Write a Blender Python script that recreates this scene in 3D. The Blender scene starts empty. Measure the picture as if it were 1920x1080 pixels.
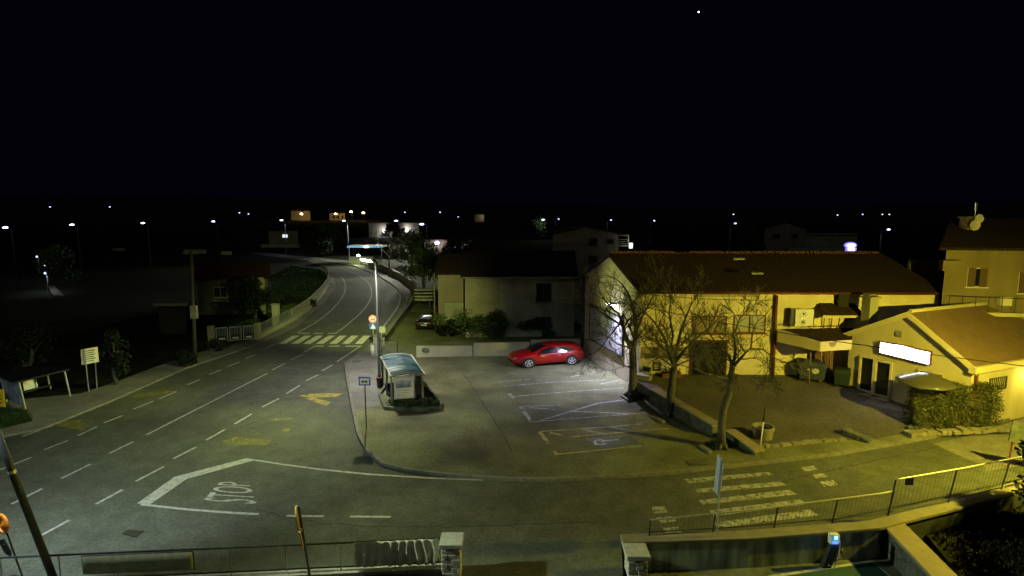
import bpy, bmesh, math, random
from mathutils import Vector, Matrix
R = math.radians
scene = bpy.context.scene
COL = scene.collection
random.seed(7)

# ------------------------------------------------------------------ survey of the place
H = 11.0
F = 1100.0
PITCH = math.atan(145.0 / F)
CP, SP = math.cos(PITCH), math.sin(PITCH)

def ray(px, py):
    u = (px - 960) / F
    v = (540 - py) / F
    return Vector((u, CP + v * SP, -SP + v * CP))

def G(px, py, z=0.0):
    d = ray(px, py)
    t = (z - H) / d.z
    return Vector((d.x * t, d.y * t, z))

def At(px, py, Y):
    d = ray(px, py)
    t = Y / d.y
    return Vector((d.x * t, Y, H + d.z * t))

def zat(P, py):
    v = (540 - py) / F
    return H + P[1] * (v * CP - SP) / (CP + v * SP)

YA, YB, YC = 0.16, 0.14, 28.0
def yardz(Y):
    return max(0.14, YA + YB * (Y - YC))

def YG(px, py):
    d = ray(px, py)
    t = (YA - YB * YC - H) / (d.z - YB * d.y)
    p = d * t
    return Vector((p.x, p.y, H + p.z))

# ------------------------------------------------------------------ materials
def nt(name):
    m = bpy.data.materials.new(name)
    m.use_nodes = True
    n = m.node_tree
    b = n.nodes['Principled BSDF']
    return m, n, b

def mat(name, col, rough=0.7, metal=0.0, var=0.25, scale=3.0, bump=0.0, bscale=40.0, spec=0.4, coat=0.0, dark=None, dscale=0.4, damt=0.5, grit=0.0, streak=0.0):
    """base colour broken up by two noises, optional bump and stains"""
    m, n, b = nt(name)
    L = n.links
    tc = n.nodes.new('ShaderNodeTexCoord')
    no = n.nodes.new('ShaderNodeTexNoise')
    no.inputs['Scale'].default_value = scale
    no.inputs['Detail'].default_value = 6
    no.inputs['Roughness'].default_value = 0.65
    L.new(tc.outputs['Object'], no.inputs['Vector'])
    rp = n.nodes.new('ShaderNodeValToRGB')
    c = Vector(col[:3])
    lo = c * (1 - var)
    hi = c * (1 + var)
    rp.color_ramp.elements[0].position = 0.3
    rp.color_ramp.elements[1].position = 0.7
    rp.color_ramp.elements[0].color = (*lo, 1)
    rp.color_ramp.elements[1].color = (*hi, 1)
    L.new(no.outputs['Fac'], rp.inputs['Fac'])
    out = rp.outputs['Color']
    if dark is not None:
        n2 = n.nodes.new('ShaderNodeTexNoise')
        n2.inputs['Scale'].default_value = dscale
        n2.inputs['Detail'].default_value = 5
        L.new(tc.outputs['Object'], n2.inputs['Vector'])
        r2 = n.nodes.new('ShaderNodeValToRGB')
        r2.color_ramp.elements[0].position = 0.42
        r2.color_ramp.elements[1].position = 0.66
        r2.color_ramp.elements[0].color = (0, 0, 0, 1)
        r2.color_ramp.elements[1].color = (damt, damt, damt, 1)
        L.new(n2.outputs['Fac'], r2.inputs['Fac'])
        mx = n.nodes.new('ShaderNodeMixRGB')
        L.new(r2.outputs['Color'], mx.inputs['Fac'])
        L.new(out, mx.inputs['Color1'])
        mx.inputs['Color2'].default_value = (*dark, 1)
        out = mx.outputs['Color']
    def mult(fac_socket, amt, lo, hi, src):
        r3 = n.nodes.new('ShaderNodeMapRange')
        r3.inputs['From Min'].default_value = lo; r3.inputs['From Max'].default_value = hi
        r3.inputs['To Min'].default_value = 1 - amt; r3.inputs['To Max'].default_value = 1 + amt * .6
        L.new(fac_socket, r3.inputs['Value'])
        m3 = n.nodes.new('ShaderNodeMixRGB'); m3.blend_type = 'MULTIPLY'; m3.inputs['Fac'].default_value = 1
        L.new(src, m3.inputs['Color1']); L.new(r3.outputs['Result'], m3.inputs['Color2'])
        return m3.outputs['Color']
    if grit:
        for sc_ in (9.0, 28.0):
            n4 = n.nodes.new('ShaderNodeTexNoise'); n4.inputs['Scale'].default_value = sc_; n4.inputs['Detail'].default_value = 3
            L.new(tc.outputs['Object'], n4.inputs['Vector'])
            out = mult(n4.outputs['Fac'], grit, .3, .7, out)
    if streak:
        m4 = n.nodes.new('ShaderNodeMapping'); m4.inputs['Scale'].default_value = (1.1, 1.1, .16)
        L.new(tc.outputs['Object'], m4.inputs['Vector'])
        n4 = n.nodes.new('ShaderNodeTexNoise'); n4.inputs['Scale'].default_value = 1.3; n4.inputs['Detail'].default_value = 5
        L.new(m4.outputs[0], n4.inputs['Vector'])
        out = mult(n4.outputs['Fac'], streak, .35, .6, out)
    L.new(out, b.inputs['Base Color'])
    b.inputs['Roughness'].default_value = rough
    b.inputs['Metallic'].default_value = metal
    b.inputs['Specular IOR Level'].default_value = spec
    b.inputs['Coat Weight'].default_value = coat
    if bump:
        n3 = n.nodes.new('ShaderNodeTexNoise')
        n3.inputs['Scale'].default_value = bscale
        n3.inputs['Detail'].default_value = 4
        L.new(tc.outputs['Object'], n3.inputs['Vector'])
        bp = n.nodes.new('ShaderNodeBump')
        bp.inputs['Strength'].default_value = bump
        bp.inputs['Distance'].default_value = 0.03
        L.new(n3.outputs['Fac'], bp.inputs['Height'])
        L.new(bp.outputs['Normal'], b.inputs['Normal'])
    return m

def emit(name, col, s):
    m, n, b = nt(name)
    b.inputs['Base Color'].default_value = (0.3, 0.3, 0.3, 1)
    b.inputs['Emission Color'].default_value = (*col, 1)
    b.inputs['Emission Strength'].default_value = s
    return m

def glass(name, col=(0.01, 0.012, 0.015), rough=0.06):
    m, n, b = nt(name)
    no = n.nodes.new('ShaderNodeTexNoise')
    no.inputs['Scale'].default_value = 2.0
    rp = n.nodes.new('ShaderNodeMapRange')
    rp.inputs['To Min'].default_value = rough
    rp.inputs['To Max'].default_value = rough + 0.12
    n.links.new(no.outputs['Fac'], rp.inputs['Value'])
    n.links.new(rp.outputs['Result'], b.inputs['Roughness'])
    b.inputs['Base Color'].default_value = (*col, 1)
    b.inputs['Specular IOR Level'].default_value = 0.8
    return m

def worn(name, col, wear=0.45, scale=5.0, soft=0.13):
    """road paint with worn-through patches"""
    m, n, b = nt(name)
    L = n.links
    tc = n.nodes.new('ShaderNodeTexCoord')
    no = n.nodes.new('ShaderNodeTexNoise')
    no.inputs['Scale'].default_value = scale
    no.inputs['Detail'].default_value = 8
    no.inputs['Roughness'].default_value = 0.75
    L.new(tc.outputs['Object'], no.inputs['Vector'])
    rp = n.nodes.new('ShaderNodeValToRGB')
    rp.color_ramp.elements[0].position = wear - soft
    rp.color_ramp.elements[1].position = wear + soft
    L.new(no.outputs['Fac'], rp.inputs['Fac'])
    b.inputs['Base Color'].default_value = (*col, 1)
    b.inputs['Roughness'].default_value = 0.6
    tr = n.nodes.new('ShaderNodeBsdfTransparent')
    mx = n.nodes.new('ShaderNodeMixShader')
    L.new(rp.outputs['Color'], mx.inputs['Fac'])
    L.new(tr.outputs[0], mx.inputs[1])
    L.new(b.outputs[0], mx.inputs[2])
    L.new(mx.outputs[0], n.nodes['Material Output'].inputs['Surface'])
    return m

def tiles(name, col, sx=4.0, ang=0.0, var=0.5):
    """roof tiles: rows and pans as a bump with colour change from tile to tile"""
    m, n, b = nt(name)
    L = n.links
    tc = n.nodes.new('ShaderNodeTexCoord')
    mp = n.nodes.new('ShaderNodeMapping')
    mp.inputs['Rotation'].default_value = (0, 0, ang)
    L.new(tc.outputs['Object'], mp.inputs['Vector'])
    wv = n.nodes.new('ShaderNodeTexWave')
    wv.bands_direction = 'X'
    wv.inputs['Scale'].default_value = sx / 2
    wv.inputs['Distortion'].default_value = 0.3
    L.new(mp.outputs[0], wv.inputs['Vector'])
    wy = n.nodes.new('ShaderNodeTexWave')
    wy.bands_direction = 'Y'
    wy.wave_profile = 'SAW'
    wy.inputs['Scale'].default_value = sx / 3
    wy.inputs['Distortion'].default_value = 0.2
    L.new(mp.outputs[0], wy.inputs['Vector'])
    ad = n.nodes.new('ShaderNodeMath')
    ad.operation = 'ADD'
    L.new(wv.outputs['Fac'], ad.inputs[0])
    L.new(wy.outputs['Fac'], ad.inputs[1])
    bp = n.nodes.new('ShaderNodeBump')
    bp.inputs['Strength'].default_value = 0.8
    bp.inputs['Distance'].default_value = 0.06
    L.new(ad.outputs[0], bp.inputs['Height'])
    L.new(bp.outputs['Normal'], b.inputs['Normal'])
    no = n.nodes.new('ShaderNodeTexNoise')
    no.inputs['Scale'].default_value = 2.2
    no.inputs['Detail'].default_value = 8
    no.inputs['Roughness'].default_value = 0.8
    L.new(tc.outputs['Object'], no.inputs['Vector'])
    rp = n.nodes.new('ShaderNodeValToRGB')
    c = Vector(col)
    rp.color_ramp.elements[0].position = 0.3
    rp.color_ramp.elements[1].position = 0.72
    rp.color_ramp.elements[0].color = (*(c * (1 - var)), 1)
    rp.color_ramp.elements[1].color = (*(c * (1 + var)), 1)
    L.new(no.outputs['Fac'], rp.inputs['Fac'])
    L.new(rp.outputs['Color'], b.inputs['Base Color'])
    b.inputs['Roughness'].default_value = 0.85
    return m

def stone(name, col, scale=3.0, mortar=0.5, stretch=1.0):
    """irregular stones with darker joints"""
    m, n, b = nt(name)
    L = n.links
    tc = n.nodes.new('ShaderNodeTexCoord')
    mp = n.nodes.new('ShaderNodeMapping')
    mp.inputs['Scale'].default_value = (1, 1, stretch)
    L.new(tc.outputs['Object'], mp.inputs['Vector'])
    vo = n.nodes.new('ShaderNodeTexVoronoi')
    vo.inputs['Scale'].default_value = scale
    L.new(mp.outputs[0], vo.inputs['Vector'])
    ve = n.nodes.new('ShaderNodeTexVoronoi')
    ve.feature = 'DISTANCE_TO_EDGE'
    ve.inputs['Scale'].default_value = scale
    L.new(mp.outputs[0], ve.inputs['Vector'])
    rp = n.nodes.new('ShaderNodeValToRGB')
    rp.color_ramp.elements[0].position = 0.0
    rp.color_ramp.elements[1].position = 0.09
    rp.color_ramp.elements[0].color = (1 - mortar, 1 - mortar, 1 - mortar, 1)
    rp.color_ramp.elements[1].color = (1, 1, 1, 1)
    L.new(ve.outputs['Distance'], rp.inputs['Fac'])
    c1 = n.nodes.new('ShaderNodeMixRGB')
    L.new(vo.outputs['Color'], c1.inputs['Fac'])
    c = Vector(col)
    c1.inputs['Color1'].default_value = (*(c * 0.55), 1)
    c1.inputs['Color2'].default_value = (*(c * 1.3), 1)
    ml = n.nodes.new('ShaderNodeMixRGB')
    ml.blend_type = 'MULTIPLY'
    ml.inputs['Fac'].default_value = 1
    L.new(c1.outputs['Color'], ml.inputs['Color1'])
    L.new(rp.outputs['Color'], ml.inputs['Color2'])
    L.new(ml.outputs['Color'], b.inputs['Base Color'])
    b.inputs['Roughness'].default_value = 0.9
    bp = n.nodes.new('ShaderNodeBump')
    bp.inputs['Strength'].default_value = 0.9
    bp.inputs['Distance'].default_value = 0.05
    L.new(rp.outputs['Color'], bp.inputs['Height'])
    L.new(bp.outputs['Normal'], b.inputs['Normal'])
    return m

M = {}
M['asphalt'] = mat('asphalt', (0.1, 0.106, 0.08), 0.85, var=0.28, scale=1.3, bump=0.35, bscale=55, dark=(0.035, 0.035, 0.03), dscale=0.22, damt=0.45, spec=0.25, grit=0.3)
M['asphalt_old'] = mat('asphalt_old', (0.18, 0.168, 0.145), 0.85, var=0.22, scale=1.6, bump=0.3, bscale=55, dark=(0.07, 0.065, 0.055), dscale=0.3, damt=0.4, spec=0.25, grit=0.3)
M['lot'] = mat('lot_concrete', (0.168, 0.172, 0.094), 0.9, var=0.16, scale=0.9, bump=0.3, bscale=45, dark=(0.06, 0.058, 0.034), dscale=0.27, damt=0.85, spec=0.2, grit=0.3)
M['pave'] = mat('pavement', (0.21, 0.205, 0.19), 0.9, var=0.18, scale=1.5, bump=0.25, bscale=50, dark=(0.09, 0.085, 0.07), dscale=0.4, damt=0.5, spec=0.2, grit=0.3)
M['yard'] = mat('yard_paving', (0.105, 0.095, 0.075), 0.9, var=0.22, scale=1.4, bump=0.4, bscale=35, dark=(0.05, 0.045, 0.035), dscale=0.35, damt=0.6, spec=0.2, grit=0.3)
M['kerb'] = mat('kerb_stone', (0.15, 0.145, 0.125), 0.9, var=0.35, scale=4, bump=0.3)
M['earth'] = mat('earth', (0.013, 0.015, 0.009), 1.0, var=0.5, scale=0.6, bump=0.6, bscale=6, spec=0.1)
M['hill'] = mat('hill_scrub', (0.03, 0.035, 0.025), 1.0, var=0.4, scale=0.05, spec=0.05)
M['grass'] = mat('grass_blades', (0.025, 0.05, 0.012), 0.8, var=0.5, scale=1.0, spec=0.2)
M['white_paint'] = worn('white_road_paint', (0.42, 0.42, 0.39), 0.37, 5, .16)
M['white_faded'] = worn('faded_road_paint', (0.42, 0.42, 0.38), 0.46, 4, .2)
M['yellow_paint'] = worn('yellow_road_paint', (0.36, 0.3, 0.06), 0.4, 3, .2)
M['yellow_faded'] = worn('faded_yellow_paint', (0.27, 0.24, 0.05), 0.53, 3, .2)
M['blue_paint'] = worn('blue_bay_paint', (0.085, 0.115, 0.12), 0.5, 1.2, .2)
M['green_paint'] = mat('green_bay_paint', (0.008, 0.045, 0.03), 0.7, var=0.2, scale=3, bump=0.2)
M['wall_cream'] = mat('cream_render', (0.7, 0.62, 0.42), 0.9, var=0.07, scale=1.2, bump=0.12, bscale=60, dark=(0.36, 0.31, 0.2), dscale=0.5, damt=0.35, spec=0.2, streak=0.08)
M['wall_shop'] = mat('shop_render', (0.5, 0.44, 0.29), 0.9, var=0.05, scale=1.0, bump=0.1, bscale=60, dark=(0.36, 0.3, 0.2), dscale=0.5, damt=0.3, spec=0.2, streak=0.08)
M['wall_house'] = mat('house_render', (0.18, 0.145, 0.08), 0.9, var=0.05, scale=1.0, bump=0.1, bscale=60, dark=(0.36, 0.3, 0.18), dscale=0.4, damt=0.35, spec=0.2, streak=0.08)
M['wall_grey'] = mat('grey_render', (0.36, 0.35, 0.26), 0.95, var=0.12, scale=0.9, bump=0.15, bscale=40, dark=(0.15, 0.14, 0.1), dscale=0.5, damt=0.6, spec=0.2, streak=0.08)
M['wall_brown'] = mat('brown_render', (0.3, 0.24, 0.19), 0.95, var=0.15, scale=1.2, bump=0.1, dark=(0.17, 0.14, 0.1), dscale=0.3, damt=0.5, spec=0.2, streak=0.08)
M['wall_white'] = mat('white_render', (0.33, 0.325, 0.23), 0.9, var=0.08, scale=1.0, bump=0.1, dark=(0.4, 0.38, 0.3), dscale=0.7, damt=0.45, spec=0.2, streak=0.08)
M['concrete'] = mat('concrete', (0.3, 0.29, 0.26), 0.95, var=0.2, scale=2, bump=0.3, bscale=30, dark=(0.14, 0.13, 0.1), dscale=1.2, damt=0.6, spec=0.2)
M['concrete_dark'] = mat('mossy_concrete', (0.13, 0.14, 0.1), 0.95, var=0.3, scale=2, bump=0.3, bscale=25, dark=(0.04, 0.05, 0.03), dscale=1.6, damt=0.85, spec=0.15)
M['coping'] = mat('coping_stone', (0.21, 0.19, 0.15), 0.9, var=0.25, scale=3, bump=0.3, bscale=30, dark=(0.13, 0.12, 0.08), dscale=1.5, damt=0.5, spec=0.2)
M['stone'] = stone('rubble_stone', (0.085, 0.09, 0.08), 3.4, 0.5)
M['pillar_stone'] = stone('pillar_stone', (0.42, 0.4, 0.36), 4.2, 0.7, 1.6)
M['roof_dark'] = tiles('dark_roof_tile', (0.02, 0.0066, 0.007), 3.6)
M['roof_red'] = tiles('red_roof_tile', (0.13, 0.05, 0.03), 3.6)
M['roof_shop'] = tiles('shop_roof_tile', (0.18, 0.115, 0.07), 5.0, R(18), 0.2)
M['metal_grey'] = mat('galvanised_steel', (0.42, 0.43, 0.44), 0.45, 0.7, var=0.2, scale=5)
M['metal_pole'] = mat('painted_pole', (0.02, 0.021, 0.023), 0.9, 0.0, var=0.15, scale=4)
M['metal_dark'] = mat('dark_metal', (0.035, 0.037, 0.04), 0.5, 0.3, var=0.3, scale=5)
M['metal_brown'] = mat('brown_painted_steel', (0.14, 0.035, 0.02), 0.55, 0.1, var=0.25, scale=4)
M['metal_blue'] = mat('blue_steel', (0.05, 0.06, 0.16), 0.45, 0.2, var=0.25, scale=4)
M['frame_white'] = mat('white_frame', (0.62, 0.6, 0.54), 0.6, var=0.1, scale=4)
M['trim_grey'] = mat('grey_trim', (.27, .27, .24), .6, var=.15, scale=4)
M['trim'] = mat('cream_trim', (0.6, 0.52, 0.33), 0.7, var=0.08, scale=2, dark=(0.3, 0.24, 0.15), dscale=1, damt=0.3)
M['glass'] = glass('window_glass')
M['glass_blue'] = glass('curtained_glass', (0.3, 0.3, 0.33), 0.25)
M['shutter'] = mat('brown_shutter', (0.1, 0.06, 0.035), 0.7, var=0.2, scale=8)
M['dark'] = mat('dark_opening', (0.015, 0.015, 0.015), 0.8, var=0.3)
M['bark'] = mat('bark', (0.09, 0.085, 0.068), 0.95, var=0.4, scale=7, bump=0.8, bscale=20, spec=0.15)
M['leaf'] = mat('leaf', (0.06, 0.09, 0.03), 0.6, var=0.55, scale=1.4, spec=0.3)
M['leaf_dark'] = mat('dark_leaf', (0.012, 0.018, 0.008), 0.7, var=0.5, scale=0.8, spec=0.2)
M['hedge'] = mat('hedge_leaf', (0.075, 0.08, 0.028), 0.6, var=0.5, scale=2.5, spec=0.35)
M['wood'] = mat('weathered_wood', (0.2, 0.15, 0.1), 0.85, var=0.25, scale=5)
M['cloth'] = mat('pale_cloth', (0.5, 0.48, 0.4), 0.95, var=0.25, scale=3)
M['banner'] = mat('olive_banner', (0.32, 0.32, 0.17), 0.9, var=0.25, scale=6)
M['red_paint'] = mat('red_car_paint', (0.33, 0.005, 0.007), 0.28, 0.0, var=0.05, coat=.8, spec=0.5)
M['black_paint'] = mat('black_car_paint', (0.008, 0.008, 0.01), 0.25, 0.1, var=0.1, coat=1.0)
M['rubber'] = mat('rubber', (0.015, 0.015, 0.015), 0.8, var=0.2)
M['alloy'] = mat('alloy_rim', (0.6, 0.6, 0.58), 0.35, 0.5, var=0.1)
M['plate'] = mat('plate_white', (0.65, 0.65, 0.62), 0.5, var=0.05)
M['red_lens'] = mat('red_lens', (0.25, 0.01, 0.01), 0.25, var=0.1)
M['clear_lens'] = mat('clear_lens', (0.4, 0.4, 0.4), 0.2, var=0.1)
M['sign_white'] = mat('sign_white', (0.7, 0.68, 0.6), 0.5, var=0.08, scale=5)
M['sign_blue'] = mat('sign_blue', (0.02, 0.06, 0.4), 0.45, var=0.1)
M['sign_red'] = mat('sign_red', (0.4, 0.06, 0.03), 0.45, var=0.15)
M['sign_ink'] = mat('sign_ink', (0.03, 0.03, 0.03), 0.5, var=0.1)
M['sign_yellow'] = mat('sign_yellow', (0.75, 0.5, 0.02), 0.5, var=0.08)
M['tan_sign'] = mat('tan_sign', (0.35, 0.24, 0.12), 0.5, var=0.2, scale=6)
M['orange'] = mat('orange_sign', (0.6, 0.2, 0.015), 0.45, var=0.3, scale=9)
M['roof_teal'] = mat('teal_polycarbonate', (0.012, 0.055, 0.065), 0.5, var=0.5, scale=2.5, spec=0.4, coat=0.0)
M['bin_blue'] = mat('dark_blue_bin', (0.03, 0.04, 0.07), 0.5, var=0.25, scale=3)
M['bin_green'] = mat('green_bin', (0.016, 0.028, 0.016), 0.5, var=0.2, scale=3)
M['parasol'] = mat('parasol_fabric', (0.14, 0.13, 0.08), 0.3, var=0.08, scale=2, coat=0.6)
_m, _n, _b = M['parasol'], M['parasol'].node_tree, M['parasol'].node_tree.nodes['Principled BSDF']
_t = _n.nodes.new('ShaderNodeBsdfTranslucent'); _t.inputs['Color'].default_value = (.5, .46, .34, 1)
_x = _n.nodes.new('ShaderNodeMixShader'); _x.inputs['Fac'].default_value = .5
_n.links.new(_b.outputs[0], _x.inputs[1]); _n.links.new(_t.outputs[0], _x.inputs[2]); _n.links.new(_x.outputs[0], _n.nodes['Material Output'].inputs['Surface'])
M['poster_a'] = mat('printed_poster', (0.6, 0.63, 0.64), 0.4, var=0.4, scale=6, dark=(0.05, 0.1, 0.22), dscale=2.2, damt=0.9)
M['poster_b'] = mat('white_poster', (0.75, 0.75, 0.74), 0.4, var=0.15, scale=9)
M['mural'] = mat('patchy_mural', (0.3, 0.24, 0.14), 0.8, var=0.5, scale=4, dark=(0.05, 0.06, 0.03), dscale=2.5, damt=0.9)
M['board_grey'] = mat('grey_panel', (0.33, 0.33, 0.34), 0.6, var=0.07, scale=1.2)
M['terracotta'] = mat('terracotta', (0.2, 0.08, 0.04), 0.9, var=0.25)
M['led'] = emit('led_lens', (0.78, 0.82, 1.0), 60)
M['led_far'] = emit('led_lens_far', (0.66, 0.7, 1.0), 7)
M['led_pole'] = emit('small_lamp', (0.5, 0.55, 1.0), 3.5)
M['amber_far'] = emit('amber_lens_far', (1.0, 0.6, 0.2), 26)
M['sodium'] = emit('sodium_lens', (1.0, 0.72, 0.2), 60)
M['sign_glow'] = emit('backlit_panel', (0.93, 0.9, 1.0), 12)
M['totem'] = emit('totem_glow', (0.66, 0.58, 1.0), 1.35)
M['totem_blue'] = emit('totem_blue_glow', (0.2, 0.14, 1.0), 1.1)
M['cyan'] = emit('cyan_led_strip', (0.1, 0.5, 1.0), 0.9)
M['screen_cyan'] = emit('cyan_screen', (0.2, 0.85, 1.0), 3.0)
M['screen_blue'] = emit('blue_screen', (0.04, 0.1, 1.0), 3.0)
M['star'] = emit('star_glow', (0.85, 0.85, 1.0), 9)
M['window_lit'] = emit('lit_window', (0.85, 0.88, 1.0), 1.2)

# ------------------------------------------------------------------ builders
WO = {}

def tag(o, label=None, cat=None, group=None, kind=None):
    if label: o['label'] = label
    if cat: o['category'] = cat
    if group: o['group'] = group
    if kind: o['kind'] = kind
    return o

def thing(name, label, cat, loc=(0, 0, 0), group=None, rz=0.0):
    o = bpy.data.objects.new(name, None)
    COL.objects.link(o)
    o.location = loc
    o.rotation_euler = (0, 0, rz)
    o.empty_display_size = 0.3
    WO[o.name] = Vector(loc) if rz == 0 else Vector((0, 0, 0))
    return tag(o, label, cat, group)

class MB:
    def __init__(s):
        s.v = []; s.f = []
    def add(s, vs, fs):
        k = len(s.v)
        s.v += [Vector(p) for p in vs]
        s.f += [[i + k for i in f] for f in fs]
        return s
    def box(s, c, d, rz=0.0, rx=0.0, ry=0.0):
        m = Matrix.Rotation(rz, 3, 'Z') @ Matrix.Rotation(ry, 3, 'Y') @ Matrix.Rotation(rx, 3, 'X')
        x, y, z = d[0] / 2, d[1] / 2, d[2] / 2
        vs = [Vector(c) + m @ Vector(p) for p in ((-x, -y, -z), (x, -y, -z), (x, y, -z), (-x, y, -z), (-x, -y, z), (x, -y, z), (x, y, z), (-x, y, z))]
        return s.add(vs, [(3, 2, 1, 0), (4, 5, 6, 7), (0, 1, 5, 4), (1, 2, 6, 5), (2, 3, 7, 6), (3, 0, 4, 7)])
    def hexa(s, b, t):
        return s.add(list(b) + list(t), [(3, 2, 1, 0), (4, 5, 6, 7), (0, 1, 5, 4), (1, 2, 6, 5), (2, 3, 7, 6), (3, 0, 4, 7)])
    def seg(s, p, q, w, z0, z1, z0b=None, z1b=None):
        """upright wall piece from p to q"""
        p = Vector(p[:2]); q = Vector(q[:2])
        d = (q - p).normalized(); n = Vector((-d.y, d.x)) * w / 2
        z0b = z0 if z0b is None else z0b
        z1b = z1 if z1b is None else z1b
        c = [p - n, q - n, q + n, p + n]
        zs0 = [z0, z0b, z0b, z0]; zs1 = [z1, z1b, z1b, z1]
        return s.hexa([(*a, z) for a, z in zip(c, zs0)], [(*a, z) for a, z in zip(c, zs1)])
    def wallrun(s, pts, w, zb, zt):
        """continuous wall of width w along a polyline (mitred), zb/zt number or list"""
        pts = [Vector(p[:2]) for p in pts]
        n = len(pts)
        zb = [zb] * n if not hasattr(zb, '__len__') else zb
        zt = [zt] * n if not hasattr(zt, '__len__') else zt
        vs = []
        for i, p in enumerate(pts):
            a = pts[max(i - 1, 0)]; b = pts[min(i + 1, n - 1)]
            d = (b - a).normalized(); q = Vector((-d.y, d.x)) * w / 2
            vs += [(*(p - q), zb[i]), (*(p + q), zb[i]), (*(p + q), zt[i]), (*(p - q), zt[i])]
        fs = [(0, 1, 2, 3)]
        for i in range(n - 1):
            k = 4 * i
            for j in range(4):
                fs.append((k + j, k + 4 + j, k + 4 + (j + 1) % 4, k + (j + 1) % 4))
        k = 4 * (n - 1)
        fs.append((k + 3, k + 2, k + 1, k))
        return s.add(vs, fs)
    def prism(s, pts, z0, z1):
        n = len(pts)
        vs = [(p[0], p[1], z0) for p in pts] + [(p[0], p[1], z1) for p in pts]
        fs = [list(range(n - 1, -1, -1)), list(range(n, 2 * n))]
        fs += [(i, (i + 1) % n, n + (i + 1) % n, n + i) for i in range(n)]
        return s.add(vs, fs)
    def poly(s, pts):
        return s.add(pts, [list(range(len(pts)))])
    def tube(s, pts, rad, n=8, cap=True):
        pts = [Vector(p) for p in pts]
        if not hasattr(rad, '__len__'): rad = [rad] * len(pts)
        vs = []
        for i, p in enumerate(pts):
            d = (pts[min(i + 1, len(pts) - 1)] - pts[max(i - 1, 0)])
            if d.length < 1e-9: d = Vector((0, 0, 1))
            d.normalize()
            a = d.cross(Vector((0.31, 0.2, 0.93)) if abs(d.z) < 0.9 else Vector((1, 0, 0))).normalized()
            b = d.cross(a)
            for k in range(n):
                t = 2 * math.pi * k / n
                vs.append(p + (a * math.cos(t) + b * math.sin(t)) * rad[i])
        fs = []
        for i in range(len(pts) - 1):
            for k in range(n):
                k2 = (k + 1) % n
                fs.append((i * n + k, i * n + k2, (i + 1) * n + k2, (i + 1) * n + k))
        if cap:
            fs.append(list(range(n - 1, -1, -1)))
            fs.append([(len(pts) - 1) * n + k for k in range(n)])
        return s.add(vs, fs)
    def ball(s, c, r, nu=12, nv=7):
        if not hasattr(r, '__len__'): r = (r, r, r)
        vs = []
        for j in range(nv + 1):
            ph = math.pi * j / nv
            for i in range(nu):
                th = 2 * math.pi * i / nu
                vs.append((c[0] + r[0] * math.sin(ph) * math.cos(th), c[1] + r[1] * math.sin(ph) * math.sin(th), c[2] - r[2] * math.cos(ph)))
        fs = []
        for j in range(nv):
            for i in range(nu):
                i2 = (i + 1) % nu
                fs.append((j * nu + i, j * nu + i2, (j + 1) * nu + i2, (j + 1) * nu + i))
        return s.add(vs, fs)
    def strip(s, pts, w, z=None):
        """flat painted line on the ground along points"""
        pts = [Vector(p) for p in pts]
        vs = []
        for i, p in enumerate(pts):
            d = (pts[min(i + 1, len(pts) - 1)] - pts[max(i - 1, 0)])
            d.z = 0; d.normalize()
            n = Vector((-d.y, d.x, 0)) * w / 2
            vs += [p - n, p + n]
        return s.add(vs, [(2 * i, 2 * i + 2, 2 * i + 3, 2 * i + 1) for i in range(len(pts) - 1)])
    def leaf(s, c, size, rnd):
        a = Vector((rnd.gauss(0, 1), rnd.gauss(0, 1), rnd.gauss(0, 1))).normalized()
        b = a.cross(Vector((rnd.gauss(0, 1), rnd.gauss(0, 1), rnd.gauss(0, 1)))).normalized()
        a = a * size; b = b * size * 0.6
        c = Vector(c)
        return s.add([c - a, c - b, c + a, c + b], [(0, 1, 2, 3)])
    def build(s, name, m, parent=None, smooth=False, bevel=0.0, base=None, seg=2):
        vs = s.v
        if parent is not None:
            o0 = WO.get(parent.name, Vector((0, 0, 0)))
        elif base is not None:
            o0 = Vector(base)
        else:
            xs = [p.x for p in vs]; ys = [p.y for p in vs]; zs = [p.z for p in vs]
            o0 = Vector(((min(xs) + max(xs)) / 2, (min(ys) + max(ys)) / 2, min(zs)))
        me = bpy.data.meshes.new(name)
        me.from_pydata([p - o0 for p in vs], [], s.f)
        me.materials.append(m)
        bm = bmesh.new(); bm.from_mesh(me)
        bmesh.ops.recalc_face_normals(bm, faces=bm.faces)
        bm.to_mesh(me); bm.free()
        if smooth:
            me.polygons.foreach_set('use_smooth', [True] * len(me.polygons))
        o = bpy.data.objects.new(name, me)
        COL.objects.link(o)
        if parent is not None:
            o.parent = parent
        else:
            o.location = o0
        WO[o.name] = o0
        if bevel:
            md = o.modifiers.new('bevel', 'BEVEL')
            md.width = bevel; md.segments = seg; md.limit_method = 'ANGLE'
        return o

def struct(name, mb, m, smooth=False):
    o = mb.build(name, m, base=(0, 0, 0), smooth=smooth)
    o['kind'] = 'structure'
    return o

def kids(o):
    return [c for c in bpy.data.objects if c.parent == o]

CHILD = {}
def copy_tree(o, parent=None):
    c = o.copy()
    COL.objects.link(c)
    if parent is not None:
        c.parent = parent
    for ch in kids(o):
        copy_tree(ch, c)
    WO[c.name] = Vector((0, 0, 0))
    return c

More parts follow.
